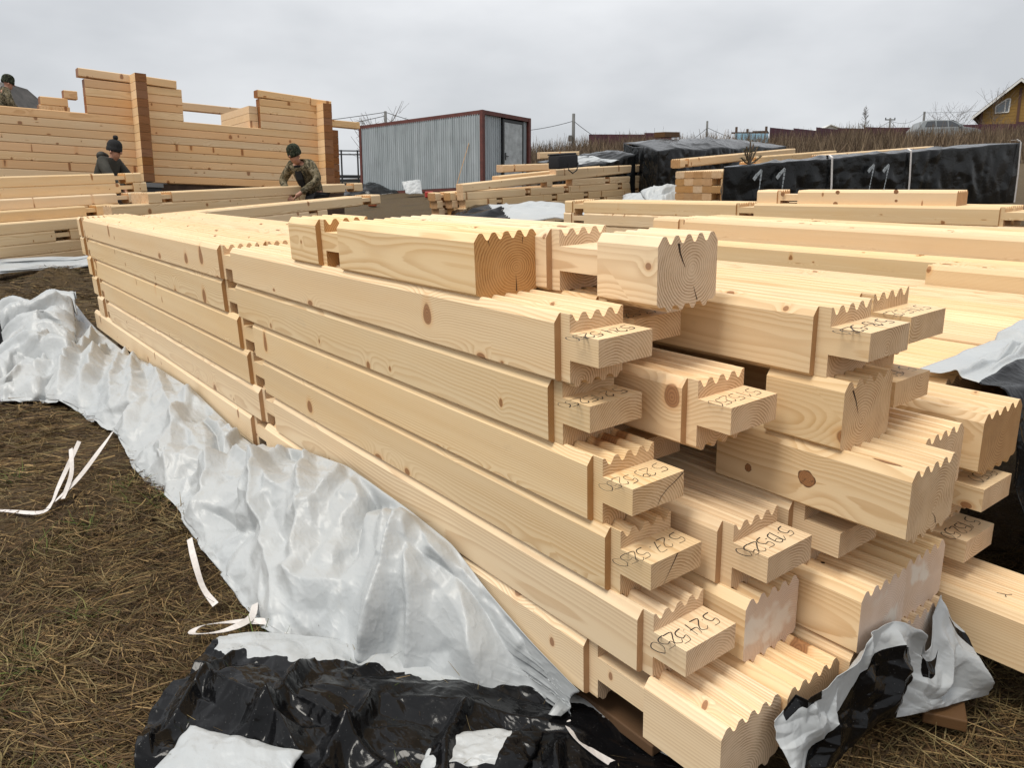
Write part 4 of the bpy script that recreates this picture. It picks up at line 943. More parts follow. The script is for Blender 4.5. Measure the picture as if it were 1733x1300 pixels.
# bearers under the stack
for i, (x0, x1, y0, y1, z0, z1, lab) in enumerate(((-0.02, 0.24, 0.05, 0.16, 0.034, 0.062, 'wet brown board under the lowest beam at the near corner of the stack'), (0.535, 0.625, 0.64, 0.73, 0.005, 0.035, 'short brown board end poking out of the film onto the grass'),
        (-1.2, -1.05, 0.02, 1.0, 0, 0.105, 'bearer under the near half of the front stack'), (-3.2, -3.05, 0.02, 1.0, 0, 0.105, 'bearer under the middle of the front stack'), (-5.0, -4.85, 0.02, 1.0, 0, 0.105, 'bearer under the far half of the front stack'), (0.02, 0.14, 0.2, 1.0, 0, 0.105, 'bearer just inside the near end of the front stack'))):
    mb = MB(); mb.box(0, x1-x0, 0, y1-y0, 0, z1-z0); o = mb.build('wooden_bearer' if i > 1 else 'board', W_OLD)
    o.location = (x0, y0, z0); o.rotation_euler = (0, 0, 0.5 if i == 1 else 0)
    md = o.modifiers.new('edge', 'BEVEL'); md.width = 0.003; md.segments = 2
    tag(to_site(o), lab, 'board')

# =============================================================== wrapped piles
def wrapped(name, label, corners, h0, h1, seed, mat, marks=(), straps=(), amp=0.05, sag=0.03, nx=160, ny=60, droop=0.0):
    """box pile wrapped in film: corners front-left, front-right, back-right, back-left in yard axes"""
    root = empty(name, corners[0]); to_site(root); tag(root, label, 'wrapped pile')
    FL, FR, BR, BL = [np.array(c_, float) for c_ in corners]
    def face(a, b, up0, up1, n, m, sd, topz=False):
        U_, T_ = np.meshgrid(np.linspace(0, 1, n), np.linspace(0, 1, m), indexing='ij')
        L = np.linalg.norm((b-a)[:2]); P = a*(1-U_)[...,None] + b*U_[...,None]
        hh = (up0 + (up1-up0)*U_); P = P.copy(); P[..., 2] += hh*T_
        nr_ = np.array([(b-a)[1], -(b-a)[0], 0]); nr_ /= np.linalg.norm(nr_)
        cf = facets(U_*L, T_*up0, 0.26, amp*0.5, sd, 0.45, 0, 1) + facets(U_*L, T_*up0, 0.12, amp*0.16, sd+1, 1.0, 0.4, 0)
        fold = 0.02*np.maximum(0, np.sin(U_*L*7 + 3*fbm(U_*L, T_*1.0, sd, 3)*4))**3*(1-T_)
        edge_w = np.sin(math.pi*T_)**0.4*np.sin(math.pi*U_)**0.3
        P = P + nr_*((np.abs(cf) + fold)*edge_w)[..., None]; P[..., 2] -= sag*np.sin(U_*L*1.9+sd)**2*T_*0.5
        return P
    def addf(P, nm, fl=False):
        P = P - FL
        o = sheet(nm, P, 1, mat, parent=root, flip=fl); return o
    addf(face(FL, FR, h0, h1, nx, ny, seed), 'side_film')
    addf(face(FR, BR, h1, h1, 60, ny, seed+3), 'end_film')
    addf(face(BL, FL, h0, h0, 60, ny, seed+5), 'end_film')
    addf(face(BR, BL, h1, h0, nx//2, ny//2, seed+7), 'side_film')
    U_, T_ = np.meshgrid(np.linspace(0, 1, nx), np.linspace(0, 1, 50), indexing='ij')
    L = np.linalg.norm((FR-FL)[:2]); Wd = np.linalg.norm((BL-FL)[:2])
    P = (FL*(1-U_)[...,None] + FR*U_[...,None])*(1-T_)[...,None] + (BL*(1-U_)[...,None] + BR*U_[...,None])*T_[...,None]
    P[..., 2] += h0*(1-U_) + h1*U_ + np.abs(crease_field(U_*L, T_*Wd, int(30*L), 0.2, seed+9))*amp*1.5*np.sin(math.pi*T_)**0.3*np.sin(math.pi*U_)**.3 + droop*np.sin(math.pi*T_)*np.sin(math.pi*U_)**0.35 - sag*0.5*np.sin(U_*L*1.9+seed)**2*(1-T_)
    addf(P, 'top_film', True)
    nr_ = np.array([(FR-FL)[1], -(FR-FL)[0], 0]); nr_ /= np.linalg.norm(nr_); ex = (FR-FL)/np.linalg.norm((FR-FL)[:2])
    for s in straps:
        a = FL + (FR-FL)*s; hh = h0 + (h1-h0)*s; mb = MB()
        out = Vector(nr_*0.075); b0 = Vector(a - FL); pts = [b0 + out + Vector((0,0,0.02)), b0 + out*0.9 + Vector((0,0,hh*0.5)), b0 + out*0.5 + Vector((0,0,hh + 0.01)), b0 + Vector(tuple((BL-FL)*0.3)) + Vector((0,0,hh+0.05)), b0 + Vector(tuple((BL-FL)*1.0)) + Vector((0,0,hh+0.05))]
        for p0, p1 in zip(pts[:-1], pts[1:]): mb.beam(p0, p1, 0.035, 0.006, up=tuple(nr_) if p0.z < hh*0.9 else (0,0,1))
        mb.build('strap', STRAP, root)
    CH = chalk
    for (s, zf, hgt, sl) in marks:
        a = FL + (FR-FL)*s; hh = h0 + (h1-h0)*s; rr = random.Random(int(s*1000))
        # one sprayed numeral 1: fat flag at the top, thinning broken stem
        mb = MB(); exv = Vector(ex); up = Vector((0,0,1)); base = Vector(a - FL) + Vector(nr_*0.085) + up*(hh*zf)
        for k in range(9):
            t0 = k/9; wv = 0.030*(1 - 0.5*t0) if k < 3 else 0.016*rr.uniform(0.6, 1.2)
            p0 = base + up*(hgt*(1-t0)) + exv*(sl*(1-t0)); p1 = base + up*(hgt*(1-t0-0.095)) + exv*(sl*(1-t0-0.095))
            mb.beam(p0, p1, wv, 0.004, up=tuple(nr_))
        p0 = base + up*hgt + exv*sl
        mb.beam(p0, p0 - up*hgt*0.16 - exv*hgt*0.20, 0.045, 0.004, up=tuple(nr_)); mb.beam(p0 - up*hgt*0.13 - exv*hgt*0.17, p0 - up*hgt*0.27 - exv*hgt*0.30, 0.055, 0.004, up=tuple(nr_))
        mb.build('painted_numeral', CH, root)
    return root
chalk = plain('spray_paint_grey', (0.35, 0.38, 0.40), 0.7, nscale=60, namt=0.5)
FLc = (-6.40, 8.68, 0.42); FRc = (-5.10, 15.66, 0.28)
wrapped('wrapped_pile', 'long pile wrapped in black film with white straps and sprayed 11 twice', [FLc, FRc, (FRc[0]-0.8, FRc[1]+0.25, FRc[2]), (FLc[0]-0.24, FLc[1]+0.30, FLc[2])], 0.72, 1.10, 101, F_WRAP,
        marks=((0.085, 0.22, 0.50, 0.05), (0.15, 0.20, 0.53, 0.06), (0.425, 0.35, 0.42, 0.07), (0.475, 0.34, 0.42, 0.07)), straps=(0.305, 0.565, 0.985), amp=0.05)
wrapped('wrapped_pile', 'tall pile under black tarpaulin with a box on it, behind the notched stack', [(-11.4,12.7,.30), (-11.9,18.3,.3), (-13.6,18.4,.4), (-13.4,13.6,.5)], 1.20, 1.22, 121, F_WRAP, amp=0.08, sag=0.10, droop=0.16)
wrapped('wrapped_pile', 'low slumped black tarpaulin left of the tall wrapped pile', [(-12.9,11.2,.30), (-12.3,12.9,.3), (-13.6,13.3,.4), (-14.4,11.6,.5)], 0.80, 1.1, 141, F_WRAP, amp=0.12, sag=0.1, droop=0.1)
mb = MB(); mb.box(-0.35, 0.35, -0.16, 0.16, 0, 0.13); o = mb.build('wooden_box', W_OLD); o.location = (-13.0, 14.75, 1.80); o.rotation_euler = (0, 0, R(100)); o.modifiers.new('edge', 'BEVEL').width = 0.006
tag(to_site(o), 'small brown box lying on top of the tarpaulin covered pile', 'box')

# black bag on the sloping beams
FAB = plain('black_cloth', (0.012, 0.012, 0.014), 0.85, nscale=40, namt=0.4)
root = empty('tool_bag', (-10.98, 9.25, 1.135)); tag(root, 'black soft tool bag on the sloping beams in front of the container door', 'bag'); to_site(root); root.rotation_euler = (0, -0.03, R(100))
mb = MB(); mb.box(0, 0.62, -0.14, 0.14, 0.01, 0.27); o = mb.build('bag_body', FAB, root, True); b_ = o.modifiers.new('edge', 'BEVEL'); b_.width = 0.03; b_.segments = 3
mb = MB(); mb.tube([(0.30, -0.15, 0.12), (0.26, -0.17, -0.02), (0.36, -0.19, -0.09), (0.52, -0.17, -0.04), (0.60, -0.15, 0.10)], 0.012); mb.build('carry_strap', FAB, root, True)
mb = MB(); mb.box(0.0, 0.6, -0.12, 0.16, 0.27, 0.30); o = mb.build('bag_flap', FAB, root, True); o.modifiers.new('edge', 'BEVEL').width = 0.02

# pine twig on the wrap
NEED = plain('pine_needles', (0.05, 0.065, 0.02), 0.7, nscale=30, namt=0.3)
root = empty('pine_seedling', (-6.75, 9.75, 1.16)); tag(root, 'little pine twig standing up behind the wrap marked 11', 'plant'); to_site(root)
mb = MB(); mn = MB(); rr = random.Random(3)
for (dx, dy, dz) in ((0,0,.34), (.02,.16,.26), (.0,-.15,.22), (.05,-.28,.10), (.02,.27,.12), (.0,.08,.30), (-.02,-.07,.27)):
    b0 = Vector((0,0,0)); b1 = Vector((dx,dy,dz)); md_ = (b0+b1)/2 + Vector((0,0,-.02)); mb.tube([b0, md_, b1], 0.012, 5)
    for k in range(46):
        f = rr.uniform(0.25, 1.05); p = b0.lerp(b1, f); d = Vector((rr.gauss(0,1), rr.gauss(0,1), rr.gauss(0.5,0.8))).normalized()*0.055; sd = d.cross(Vector((1,0.3,0))).normalized()*0.004
        mn.add([p - sd, p + sd, p + d], [(0,1,2)])
mb.build('stem', plain('twig_bark', (0.10,0.065,0.035)), root); mn.build('needles', NEED, root)

# =============================================================== the grey container
def wobj(name, loc, rz, label, cat, group=None):
    o = empty(name, loc, rz); tag(o, label, cat, group); return o
t = NT('galvanised_sheet'); tcn = t.n('ShaderNodeTexCoord').outputs['Object']
st = t.noise(t.n('ShaderNodeVectorMath', {0: tcn, 1: (3.0, 3.0, 0.25)}, operation='MULTIPLY').outputs[0], 2.0, 5, 0.6)
bl = t.noise(tcn, 1.6, 4, 0.6)
cg = t.mix(t.rng(st, 0.3, 0.7, 0, 1), (0.27, 0.305, 0.32, 1), (0.41, 0.45, 0.47, 1)); cg = t.mix(t.rng(bl, 0.5, 0.8, 0, 0.35), cg, (0.15, 0.165, 0.17, 1))
t.set(Base_Color=cg, Roughness=0.5, Metallic=0.2); GALV = t.m
RUST = plain('red_oxide_frame', (0.105, 0.028, 0.020), 0.55, nscale=6, namt=0.3)
DARK = plain('dark_frame', (0.018, 0.020, 0.021), 0.5)
DOORM = plain('grey_door_film', (0.36, 0.385, 0.39), 0.3, nscale=5, namt=0.3, bump=0.4)
PC = Vector((-0.97, 26.5, 2.72)); fl = Vector((-5.67+0.97, 30.45-26.6, 0.07)); fr = Vector((0.55+0.97, 28.55-26.6, 0.05))
azl = math.atan2(fl.y, fl.x); Lc = 6.05; Wc = 2.45; Hc = 2.52
root = wobj('site_container', PC, azl, 'grey corrugated site container with a rust red frame and a metal door', 'container')
# local x along the long wall (away left), y away from the viewer is -y here: end wall runs along -y
Z_ = 0.0
def corr(x0, x1, z0, z1, y, pitch=0.105, depth=0.022, axis='x', sgn=1):
    mb = MB(); x = x0; prof = []
    while x < x1 - 1e-6:
        prof += [(x, 0), (min(x1, x+pitch*0.55), 0), (min(x1, x+pitch*0.65), depth*sgn), (min(x1, x+pitch*0.9), depth*sgn)]; x += pitch
    prof.append((x1, 0)); vs = []
    for (a, d) in prof:
        for z in (z0, z1): vs.append((a, y + d, z) if axis == 'x' else (y + d, a, z))
    fs = [(2*i, 2*i+2, 2*i+3, 2*i+1) for i in range(len(prof)-1)]
    mb.add(vs, fs); return mb
sgy = -1
corr(0.09, Lc-0.09, 0.10, Hc-0.11, 0.03, sgn=1).build('wall_panel', GALV, root)
corr(0.09, Lc-0.09, 0.10, Hc-0.11, sgy*Wc - 0.03*sgy*-1*-1, sgn=-1).build('wall_panel', GALV, root)
corr(-Wc+0.09, -1.22, 0.10, Hc-0.11, -0.005, axis='y', sgn=1)
e1 = corr(-0.98, -0.09, 0.10, Hc-0.11, 0.03, axis='y', sgn=1); e1.build('end_panel', GALV, root)
e2 = corr(-Wc+0.09, -Wc+0.24, 0.10, Hc-0.11, 0.03, axis='y', sgn=1); e2.build('end_panel', GALV, root)
corr(-Wc+0.09, -0.09, 0.10, Hc-0.11, Lc-0.03, axis='y', sgn=-1).build('end_panel', GALV, root)
mb = MB(); mb.box(0.02, Lc-0.02, -Wc+0.02, -0.02, Hc-0.05, Hc-0.02); mb.build('roof_panel', GALV, root)
mb = MB(); mb.box(0.05, Lc-0.05, -Wc+0.05, -0.05, 0.02, 0.09); mb.build('floor_panel', DARK, root)
for (x, y) in ((0, 0), (Lc, 0), (0, -Wc), (Lc, -Wc)):
    mb = MB(); mb.box(x-0.06, x+0.06, y-0.06, y+0.06, 0.0, Hc); mb.build('corner_post', RUST, root)
for z, h_ in ((0.0, 0.09), (Hc-0.13, 0.13)):
    for y in (0, -Wc):
        mb = MB(); mb.box(0.062, Lc-0.062, y-0.05, y+0.05, z+0.002, z+h_-0.002); mb.build('frame_rail', RUST, root)
    for x in (0, Lc):
        mb = MB(); mb.box(x-0.05, x+0.05, -Wc+0.062, -0.062, z+0.002, z+h_-0.002); mb.build('frame_rail', RUST, root)
d = empty('door', (0, -1.0, 0.10)); d.parent = root
mb = MB(); mb.box(-0.052, 0.0, -1.10, -1.03, 0, 2.24); mb.box(-0.052, 0, -0.07, 0.0, 0, 2.24); mb.box(-0.052, 0, -1.03, -0.07, 2.15, 2.24); mb.build('door_frame', DARK, d)
mb = MB(); mb.box(-0.045, -0.005, -1.028, -0.072, 0.01, 2.148); mb.build('door_leaf', DOORM, d)
mb = MB(); mb.box(-0.062, -0.046, -0.15, -0.10, 0.92, 1.16); mb.beam((-0.075,-0.125,1.05), (-0.075,-0.26,1.05), 0.02, 0.02); mb.build('door_handle', DARK, d)
mb = MB(); mb.box(0.3, Lc-0.3, -Wc+0.3, -0.1, -0.22, 0.0); mb.build('plinth_block', DARK, root)

# oddments by its wall
mb = MB(); mb.box(-0.14, 0.14, -0.1, 0.1, 0, 0.20); o = mb.build('red_canister', plain('red_plastic', (0.35, 0.03, 0.02), 0.4)); o.location = (-2.65, 25.6, ground_z(-2.65, 25.6)+0.02); o.modifiers.new('edge', 'BEVEL').width = 0.03
tag(o, 'red plastic canister on the mud by the container corner', 'canister')
mb = MB(); mb.box(-0.12, 0.12, -0.1, 0.1, 0, 0.26); o = mb.build('orange_canister', plain('orange_plastic', (0.32, 0.085, 0.035), 0.4)); o.location = (-4.1, 23.4, ground_z(-4.1, 23.4)+0.02); o.modifiers.new('edge', 'BEVEL').width = 0.03
tag(o, 'small orange canister beside the grey tarpaulin', 'canister')
mb = MB(); mb.beam((0,0,0), (0.42, 0.05, 1.35), 0.025, 0.02); o = mb.build('lath', W_HOUSE); o.location = (-1.85, 26.75, ground_z(-1.85, 26.75)+0.3); tag(o, 'thin lath leaning against the container wall', 'lath')

# dark lattice fence left of the container
root = wobj('railing', (-7.3, 31.5, 2.55), 0.12, 'dark metal railing with horizontal bars between the log house and container', 'railing')
for x in (0, 0.62, 1.25, 1.9):
    mb = MB(); mb.box(x-0.03, x+0.03, -0.03, 0.03, 0, 1.95); mb.build('post', DARK, root)
for z in (1.92, 1.78):
    mb = MB(); mb.box(-0.5, 2.2, -0.036, 0.036, z-0.02, z+0.02); mb.build('rail', DARK, root)
for k in range(6):
    mb = MB(); mb.box(-0.5, 2.2, -0.045, -0.034, 0.1 + 0.155*k, 0.225 + 0.155*k); mb.build('board', DARK, root)

# =============================================================== log house under construction
HX, HY = -8.291, 12.987
hd = Vector((0.766, 0.643, 0)).normalized(); hn = Vector((-hd.y, hd.x, 0))
house = wobj('log_house', (HX, HY, 0), math.atan2(hd.y, hd.x), 'roofless house of new pine logs going up at left, tall log posts', 'house')
hr = random.Random(12)
RH = 0.1395; ZB = 2.250
log_cache = {}
def house_log(s0, s1, y, z, h=RH, parent=None, th=0.17, tint=None, ry=0.0, name='log', end=None):
    L = s1 - s0
    hh = h - 0.004; c_ = 0.009
    sec = [(c_, 0), (0, c_), (0, hh-c_), (c_, hh), (th-c_, hh), (th, hh-c_), (th, c_), (th-c_, 0)]
    mb = MB(); n = len(sec)
    mb.add([(0, p[0], p[1]) for p in sec] + [(L, p[0], p[1]) for p in sec], [(j, (j+1)%n, n+(j+1)%n, n+j) for j in range(n)], 0)
    mb.add([(0, p[0], p[1]) for p in sec], [tuple(range(n))[::-1]], 1); mb.add([(L, p[0], p[1]) for p in sec], [tuple(range(n))], 1)
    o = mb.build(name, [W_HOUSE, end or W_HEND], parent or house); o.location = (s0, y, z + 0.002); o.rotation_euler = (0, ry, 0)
    o.color = (hr.uniform(-0.1, 0.25), hr.uniform(-0.15, 0.1), tint if tint is not None else hr.choice([0.0, 0.1, 0.2, 0.55, 0.9]), 1)
    return o
s_cross = 2.10; s_end = 5.62
tints = [0.1, .9, .2, .9, .1, .8, .3, .6]
def row_z(k): return ZB - 0.055 + RH*k           # k = 0 is the half-sunk bottom row
for k in range(0, 8):
    z = row_z(k); hh = RH
    for (a, b) in ((-2.4, s_cross - 0.001), (s_cross + 0.186, s_end - 0.001)):
        house_log(a, b, 0, z, hh, tint=tints[(k*3 + (a > 0)) % 8])
for k in range(8, 12):
    z = row_z(k)
    house_log(1.38, s_cross - 0.001, 0, z); house_log(s_cross + 0.19, 2.97, 0, z); house_log(4.43, s_end, 0, z, tint=tints[(k*5) % 8])
house_log(1.30, 2.12, 0.0, row_z(12) + 0.03, ry=0.02, th=0.19, tint=0.3); house_log(2.13, 2.88, -0.03, row_z(12)+0.02, ry=0.03, th=0.19, tint=0.4); house_log(4.40, 5.52, 0.0, row_z(12) + 0.02, ry=0.03, th=0.19, tint=0.5); house_log(5.5, 5.95, -0.02, row_z(12)-0.03, ry=0.02, tint=0.5)
# ends of the cross walls: a column of log ends standing out of the wall
def cross_ends(s, k0, k1, out=0.34, parent=None, y0=0.0, w_=0.185, back=0.4):
    for k in range(k0, k1):
        z = row_z(k); mb = MB(); hh = RH - 0.004
        mb.box(s, s + w_, y0 - out, y0 + back, z + 0.002, z + hh)
        o = mb.build('log_end', [W_HOUSE, W_HEND], parent or house)
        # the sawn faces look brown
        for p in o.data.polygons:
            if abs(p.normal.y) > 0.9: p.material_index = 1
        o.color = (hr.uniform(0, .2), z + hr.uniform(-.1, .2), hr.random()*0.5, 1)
cross_ends(s_cross, 0, 13); cross_ends(s_end, 0, 12, out=0.30, w_=0.19, back=0.4)
cross_ends(5.98, 0, 11, out=-0.05, y0=0.4, w_=0.12, back=0.25); cross_ends(6.12, 0, 9, out=0.0, y0=0.3, w_=0.13, back=0.4)
house_log(5.85, 6.75, 0.25, row_z(9)+0.06, tint=0.2, ry=0.0)
# back wall seen through the opening, and side walls
for k in range(0, 10):
    house_log(3.9, 7.6, 4.2, row_z(k)+0.12, tint=0.2)
house_log(3.3, 5.6, 2.4, row_z(11)+0.13, tint=0.2, h=0.16)
for (a, y, k1) in ((-2.4, 0.35, 8), (5.62, 0.42, 8)):
    for k in range(0, k1):
        mb = MB(); z = row_z(k); mb.box(a, a+0.17, y, 4.15, z+0.002, z+RH-0.004); o = mb.build('log', [W_HOUSE], house); o.color = (0, 0, 0.3, 1)
for k in range(8, 11):
    mb = MB(); z = row_z(k); mb.box(4.25, 4.42, 0.1, 1.6, z+0.002, z+RH-0.004); o = mb.build('log', [W_HOUSE], house); o.color = (0, 0, 0.3, 1)
for k, (a, b) in enumerate(((0.75, 1.22), (0.78, 1.2), (1.15, 1.36))):
    house_log(a, b, 0.5, row_z(8 + (k % 2) + (k == 2)*2), tint=0.4)
MASON = plain('dark_footing', (0.07, 0.042, 0.028), 0.9, nscale=7, namt=0.4, bump=0.5)
mb = MB(); mb.box(-2.4, 6.2, 0.06, 4.1, 0.7, ZB - 0.06); mb.build('footing', MASON, house)
mb = MB(); mb.box(2.02, 2.40, -0.30, 0.04, 1.3, ZB - 0.14); mb.build('footing', DARK, house)
mb = MB(); mb.box(2.0, 2.42, -0.34, -0.30, ZB-0.15, ZB-0.075); mb.build('bracket', plain('steel', (0.2,0.2,0.2), 0.4, 0.8), house)

# shingled roof of the neighbour behind the log house
t = NT('shingles'); tcn = t.n('ShaderNodeTexCoord').outputs['Object']
SHM = plain('shingle_grey', (0.085, 0.078, 0.072), 0.85, nscale=3, namt=0.35)
root = wobj('neighbour_house', (-21.6, 31.5, 2.2), 0.0, 'house behind the log walls with a dark grey shingled roof', 'house')
mb = MB(); mb.box(-6, 1.2, 0.6, 6, 0, 3.4); mb.build('wall', plain('render_wall', (0.3, 0.28, 0.25), 0.9), root)
rf = empty('roof', (0, 0, 0)); rf.parent = root
mb = MB(); mb.add([(-6,0,3.2),(2.0,0,3.2),(0.7,2.2,5.20),(-6,2.2,5.20),(-6,0,3.1),(2.0,0,3.1),(0.7,2.2,5.1),(-6,2.2,5.1),(2.0,6,3.2),(0.7,3.8,5.2),(-6,3.8,5.2),(-6,6,3.2)],
    [(0,1,2,3),(4,7,6,5),(0,4,5,1),(1,8,9,2),(2,9,10,3),(8,11,10,9)]); mb.build('roof_deck', SHM, rf)
mb = MB()
for r_ in range(11):
    y = 0.18*r_; z = 3.22 + 2.0*(y/2.2); xe = 2.0 - 1.3*(y/2.2)
    x = -2.6 + 0.13*(r_ % 2)
    while x < xe - 0.2:
        mb.add([(x, y, z+0.03),(x+0.13, y-0.045, z-0.01),(x+0.25, y, z+0.03),(x+0.25, y+0.2, z+0.19),(x, y+0.2, z+0.19)], [(0,1,2,3,4)]); x += 0.26
o = mb.build('shingle', plain('shingle_face', (0.11, 0.10, 0.093), 0.85, nscale=2, namt=0.4), rf); o['kind'] = 'stuff'

# =============================================================== people
SKIN = plain('skin', (0.42, 0.215, 0.145), 0.55, nscale=20, namt=0.1)
def camo(name, cols, sc_=9):
    t = NT(name); tcn = t.n('ShaderNodeTexCoord').outputs['Object']
    a = t.noise(tcn, sc_, 3, 0.6, 0.6); b = t.noise(tcn, sc_*1.7, 3, 0.6, 0.4)
    c = t.ramp(a, [(0.0, cols[0]), (0.44, cols[1]), (0.55, cols[2])], 'CONSTANT'); c = t.mix(t.rng(b, 0.57, 0.58, 0, 1), c, (*cols[3], 1))
    t.set(Base_Color=c, Roughness=0.9); t.b.inputs['Specular IOR Level'].default_value = 0.1
    wr = t.noise(tcn, 12, 3, 0.6); t.bump(wr, 0.6, 0.02); return t.m
CAMO = camo('camouflage_cloth', [(0.075,0.062,0.036),(0.15,0.125,0.078),(0.05,0.045,0.03),(0.21,0.18,0.125)], 13)
CAMOH = camo('dark_camouflage_knit', [(0.012,0.014,0.010),(0.035,0.042,0.026),(0.015,0.015,0.012),(0.07,0.075,0.05)], 18)
JACK = plain('olive_jacket', (0.038, 0.036, 0.028), 0.85, nscale=9, namt=0.35, bump=0.6)
KNIT = plain('black_knit', (0.010, 0.010, 0.011), 0.95, nscale=60, namt=0.4, bump=0.4)
PANT = plain('dark_trousers', (0.02, 0.021, 0.024), 0.9, nscale=9, namt=0.3)
BLK = plain('black_shirt', (0.006, 0.006, 0.007), 0.9)
def skinned(name, pts, edges, mat, parent, sub=2):
    me = bpy.data.meshes.new(name); me.from_pydata([p[:3] for p in pts], edges, []); o = link(name, me, mat, parent)
    o.modifiers.new('skin', 'SKIN').use_smooth_shade = True
    sv = me.skin_vertices[0].data
    for i, p in enumerate(pts):
        sv[i].radius = (p[3], p[4] if len(p) > 4 else p[3]); sv[i].use_root = (i == 0)
    s = o.modifiers.new('sub', 'SUBSURF'); s.levels = sub; s.render_levels = sub
    return o
def person(loc, rz, label, lean, jacket, trousers, hat, head_drop=0.0, arms=None, pom=False, scale=1.0, hood=False, shirt=None, open_front=False):
    """1.75 m figure facing local +x, bent forward at the hips by lean"""
    root = empty('person', loc, rz); root.scale = (scale,)*3; tag(root, label, 'person')
    sl, cl = math.sin(lean), math.cos(lean)
    def T(x, z): return (x*cl + z*sl, 0.95 - 0 + (z*cl - x*sl))   # about the hip
    def tp(x, y, z): a, b = T(x, z); return (a, y, b)
    pel = (0, 0, 0.95); ab = tp(0, 0, 0.16); ch = tp(0.01, 0, 0.36); nk = tp(0.02, 0, 0.50)
    shl = {s: tp(0.0, 0.185*s, 0.46) for s in (-1, 1)}
    hx, hz = nk[0] + 0.05 + 0.06*math.sin(head_drop), nk[2] + 0.095*math.cos(head_drop*0.7)
    pts = [(*pel, .13, .10), (*ab, .13, .10), (*ch, .15, .11), (*nk, .055), (hx+0.01, 0, hz-0.045, .068), (hx, 0, hz+0.045, .090), (hx-0.005, 0, hz+0.12, .060)]
    ed = [(0,1),(1,2),(2,3),(3,4),(4,5),(5,6)]
    hands = []
    for s in (-1, 1):
        b = len(pts); e, w_ = arms[s]
        hd_ = (Vector(w_) - Vector(e)).normalized()*0.09 + Vector(w_)
        pts += [(*shl[s], .062), (*e, .046), (*w_, .030), (*hd_, .036, .020)]; ed += [(2, b), (b, b+1), (b+1, b+2), (b+2, b+3)]; hands.append((w_, hd_))
    for s in (-1, 1):
        b = len(pts); pts += [(0.0, 0.10*s, 0.86, .088), (0.03, 0.11*s, 0.49, .058), (-0.02, 0.12*s, 0.09, .042), (0.14, 0.13*s, 0.035, .04, .03)]; ed += [(0, b), (b, b+1), (b+1, b+2), (b+2, b+3)]
    skinned('body', pts, ed, SKIN, root)
    # nose, ears, fingers
    mb = MB(); mb.tube([(hx+0.075, 0, hz+0.035), (hx+0.105, 0, hz-0.005)], 0.010, 6, r1=0.016); mb.build('nose', SKIN, root, True)
    mb = MB()
    for s in (-1, 1): mb.tube([(hx-0.005, 0.078*s, hz+0.03), (hx-0.012, 0.092*s, hz-0.005)], 0.018, 6, r1=0.010)
    mb.build('ears', SKIN, root, True)
    mb = MB()
    for s in (-1, 1): mb.tube([(hx+0.066, 0.028*s, hz+0.035), (hx+0.076, 0.030*s, hz+0.035)], 0.008, 6)
    mb.build('eyes', BLK, root)
    for wv, hv in hands:
        mb = MB(); wv = Vector(wv); hv = Vector(hv); dd = (hv-wv).normalized(); sd = dd.cross(Vector((0,0,1))).normalized()
        for k, l in enumerate((0.068, 0.08, 0.074, 0.058)):
            p = hv - dd*0.01 + sd*(k-1.5)*0.021; q_ = p + dd*l*0.55 - Vector((0,0,.010)); r_ = q_ + dd*l*0.25 - Vector((0,0,l*0.45)); mb.tube([p, q_, r_], 0.010, 6, r1=0.008)
        p = wv + dd*0.03 + sd*0.035; mb.tube([p, p + sd*0.025 + dd*0.03, p + sd*0.022 + dd*0.062 - Vector((0,0,.02))], 0.012, 6, r1=0.009)
        mb.build('fingers', SKIN, root, True)
    jp = [(*tp(0, 0, -0.13), .185, .135), (*ab, .19, .145), (*ch, .20, .15), (*tp(0.015, 0, .50), .115, .10)]; je = [(0,1),(1,2),(2,3)]
    for s in (-1, 1):
        b = len(jp); e, w_ = arms[s]; jp += [(*shl[s], .092, .09), (*((Vector(shl[s])+Vector(e))/2), .078), (*e, .068), (*w_, .050)]; je += [(2, b), (b, b+1), (b+1, b+2), (b+2, b+3)]
    skinned('jacket', jp, je, jacket, root)
    tpz = [(0,0,0.90,.165,.125)]; te = []
    for s in (-1, 1):
        b = len(tpz); tpz += [(0, 0.10*s, 0.84, .105), (0.03, 0.11*s, 0.49, .078), (-0.02, 0.12*s, 0.10, .066)]; te += [(0, b), (b, b+1), (b+1, b+2)]
    skinned('trousers', tpz, te, trousers, root)
    mb = MB()
    for s in (-1, 1): mb.box(-0.09, 0.21, 0.12*s-0.05, 0.12*s+0.05, 0, 0.10)
    o = mb.build('boots', BLK, root, True); o.modifiers.new('edge', 'BEVEL').width = 0.025
    # knitted hat: a dome with a turned-up band, tipped with the head
    tip = 0.10 + 0.5*head_drop; mb = MB(); rings = []; nseg = 18
    for (rr_, zz_) in ((.101,-.012),(.106,.004),(.106,.040),(.101,.044),(.103,.075),(.092,.115),(.064,.146),(.028,.160),(.004,.163)):
        rings.append([(rr_*1.06*math.cos(2*math.pi*k/nseg), rr_*0.93*math.sin(2*math.pi*k/nseg), zz_) for k in range(nseg)])
    vs = [Vector(p) for rg in rings for p in rg]; Rm = Matrix.Rotation(tip, 4, 'Y'); vs = [Rm @ v + Vector((hx-0.008, 0, hz+0.042)) for v in vs]
    fs = [(i*nseg+k, i*nseg+(k+1)%nseg, (i+1)*nseg+(k+1)%nseg, (i+1)*nseg+k) for i in range(len(rings)-1) for k in range(nseg)]
    mb.add(vs, fs); mb.build('hat', hat, root, True)
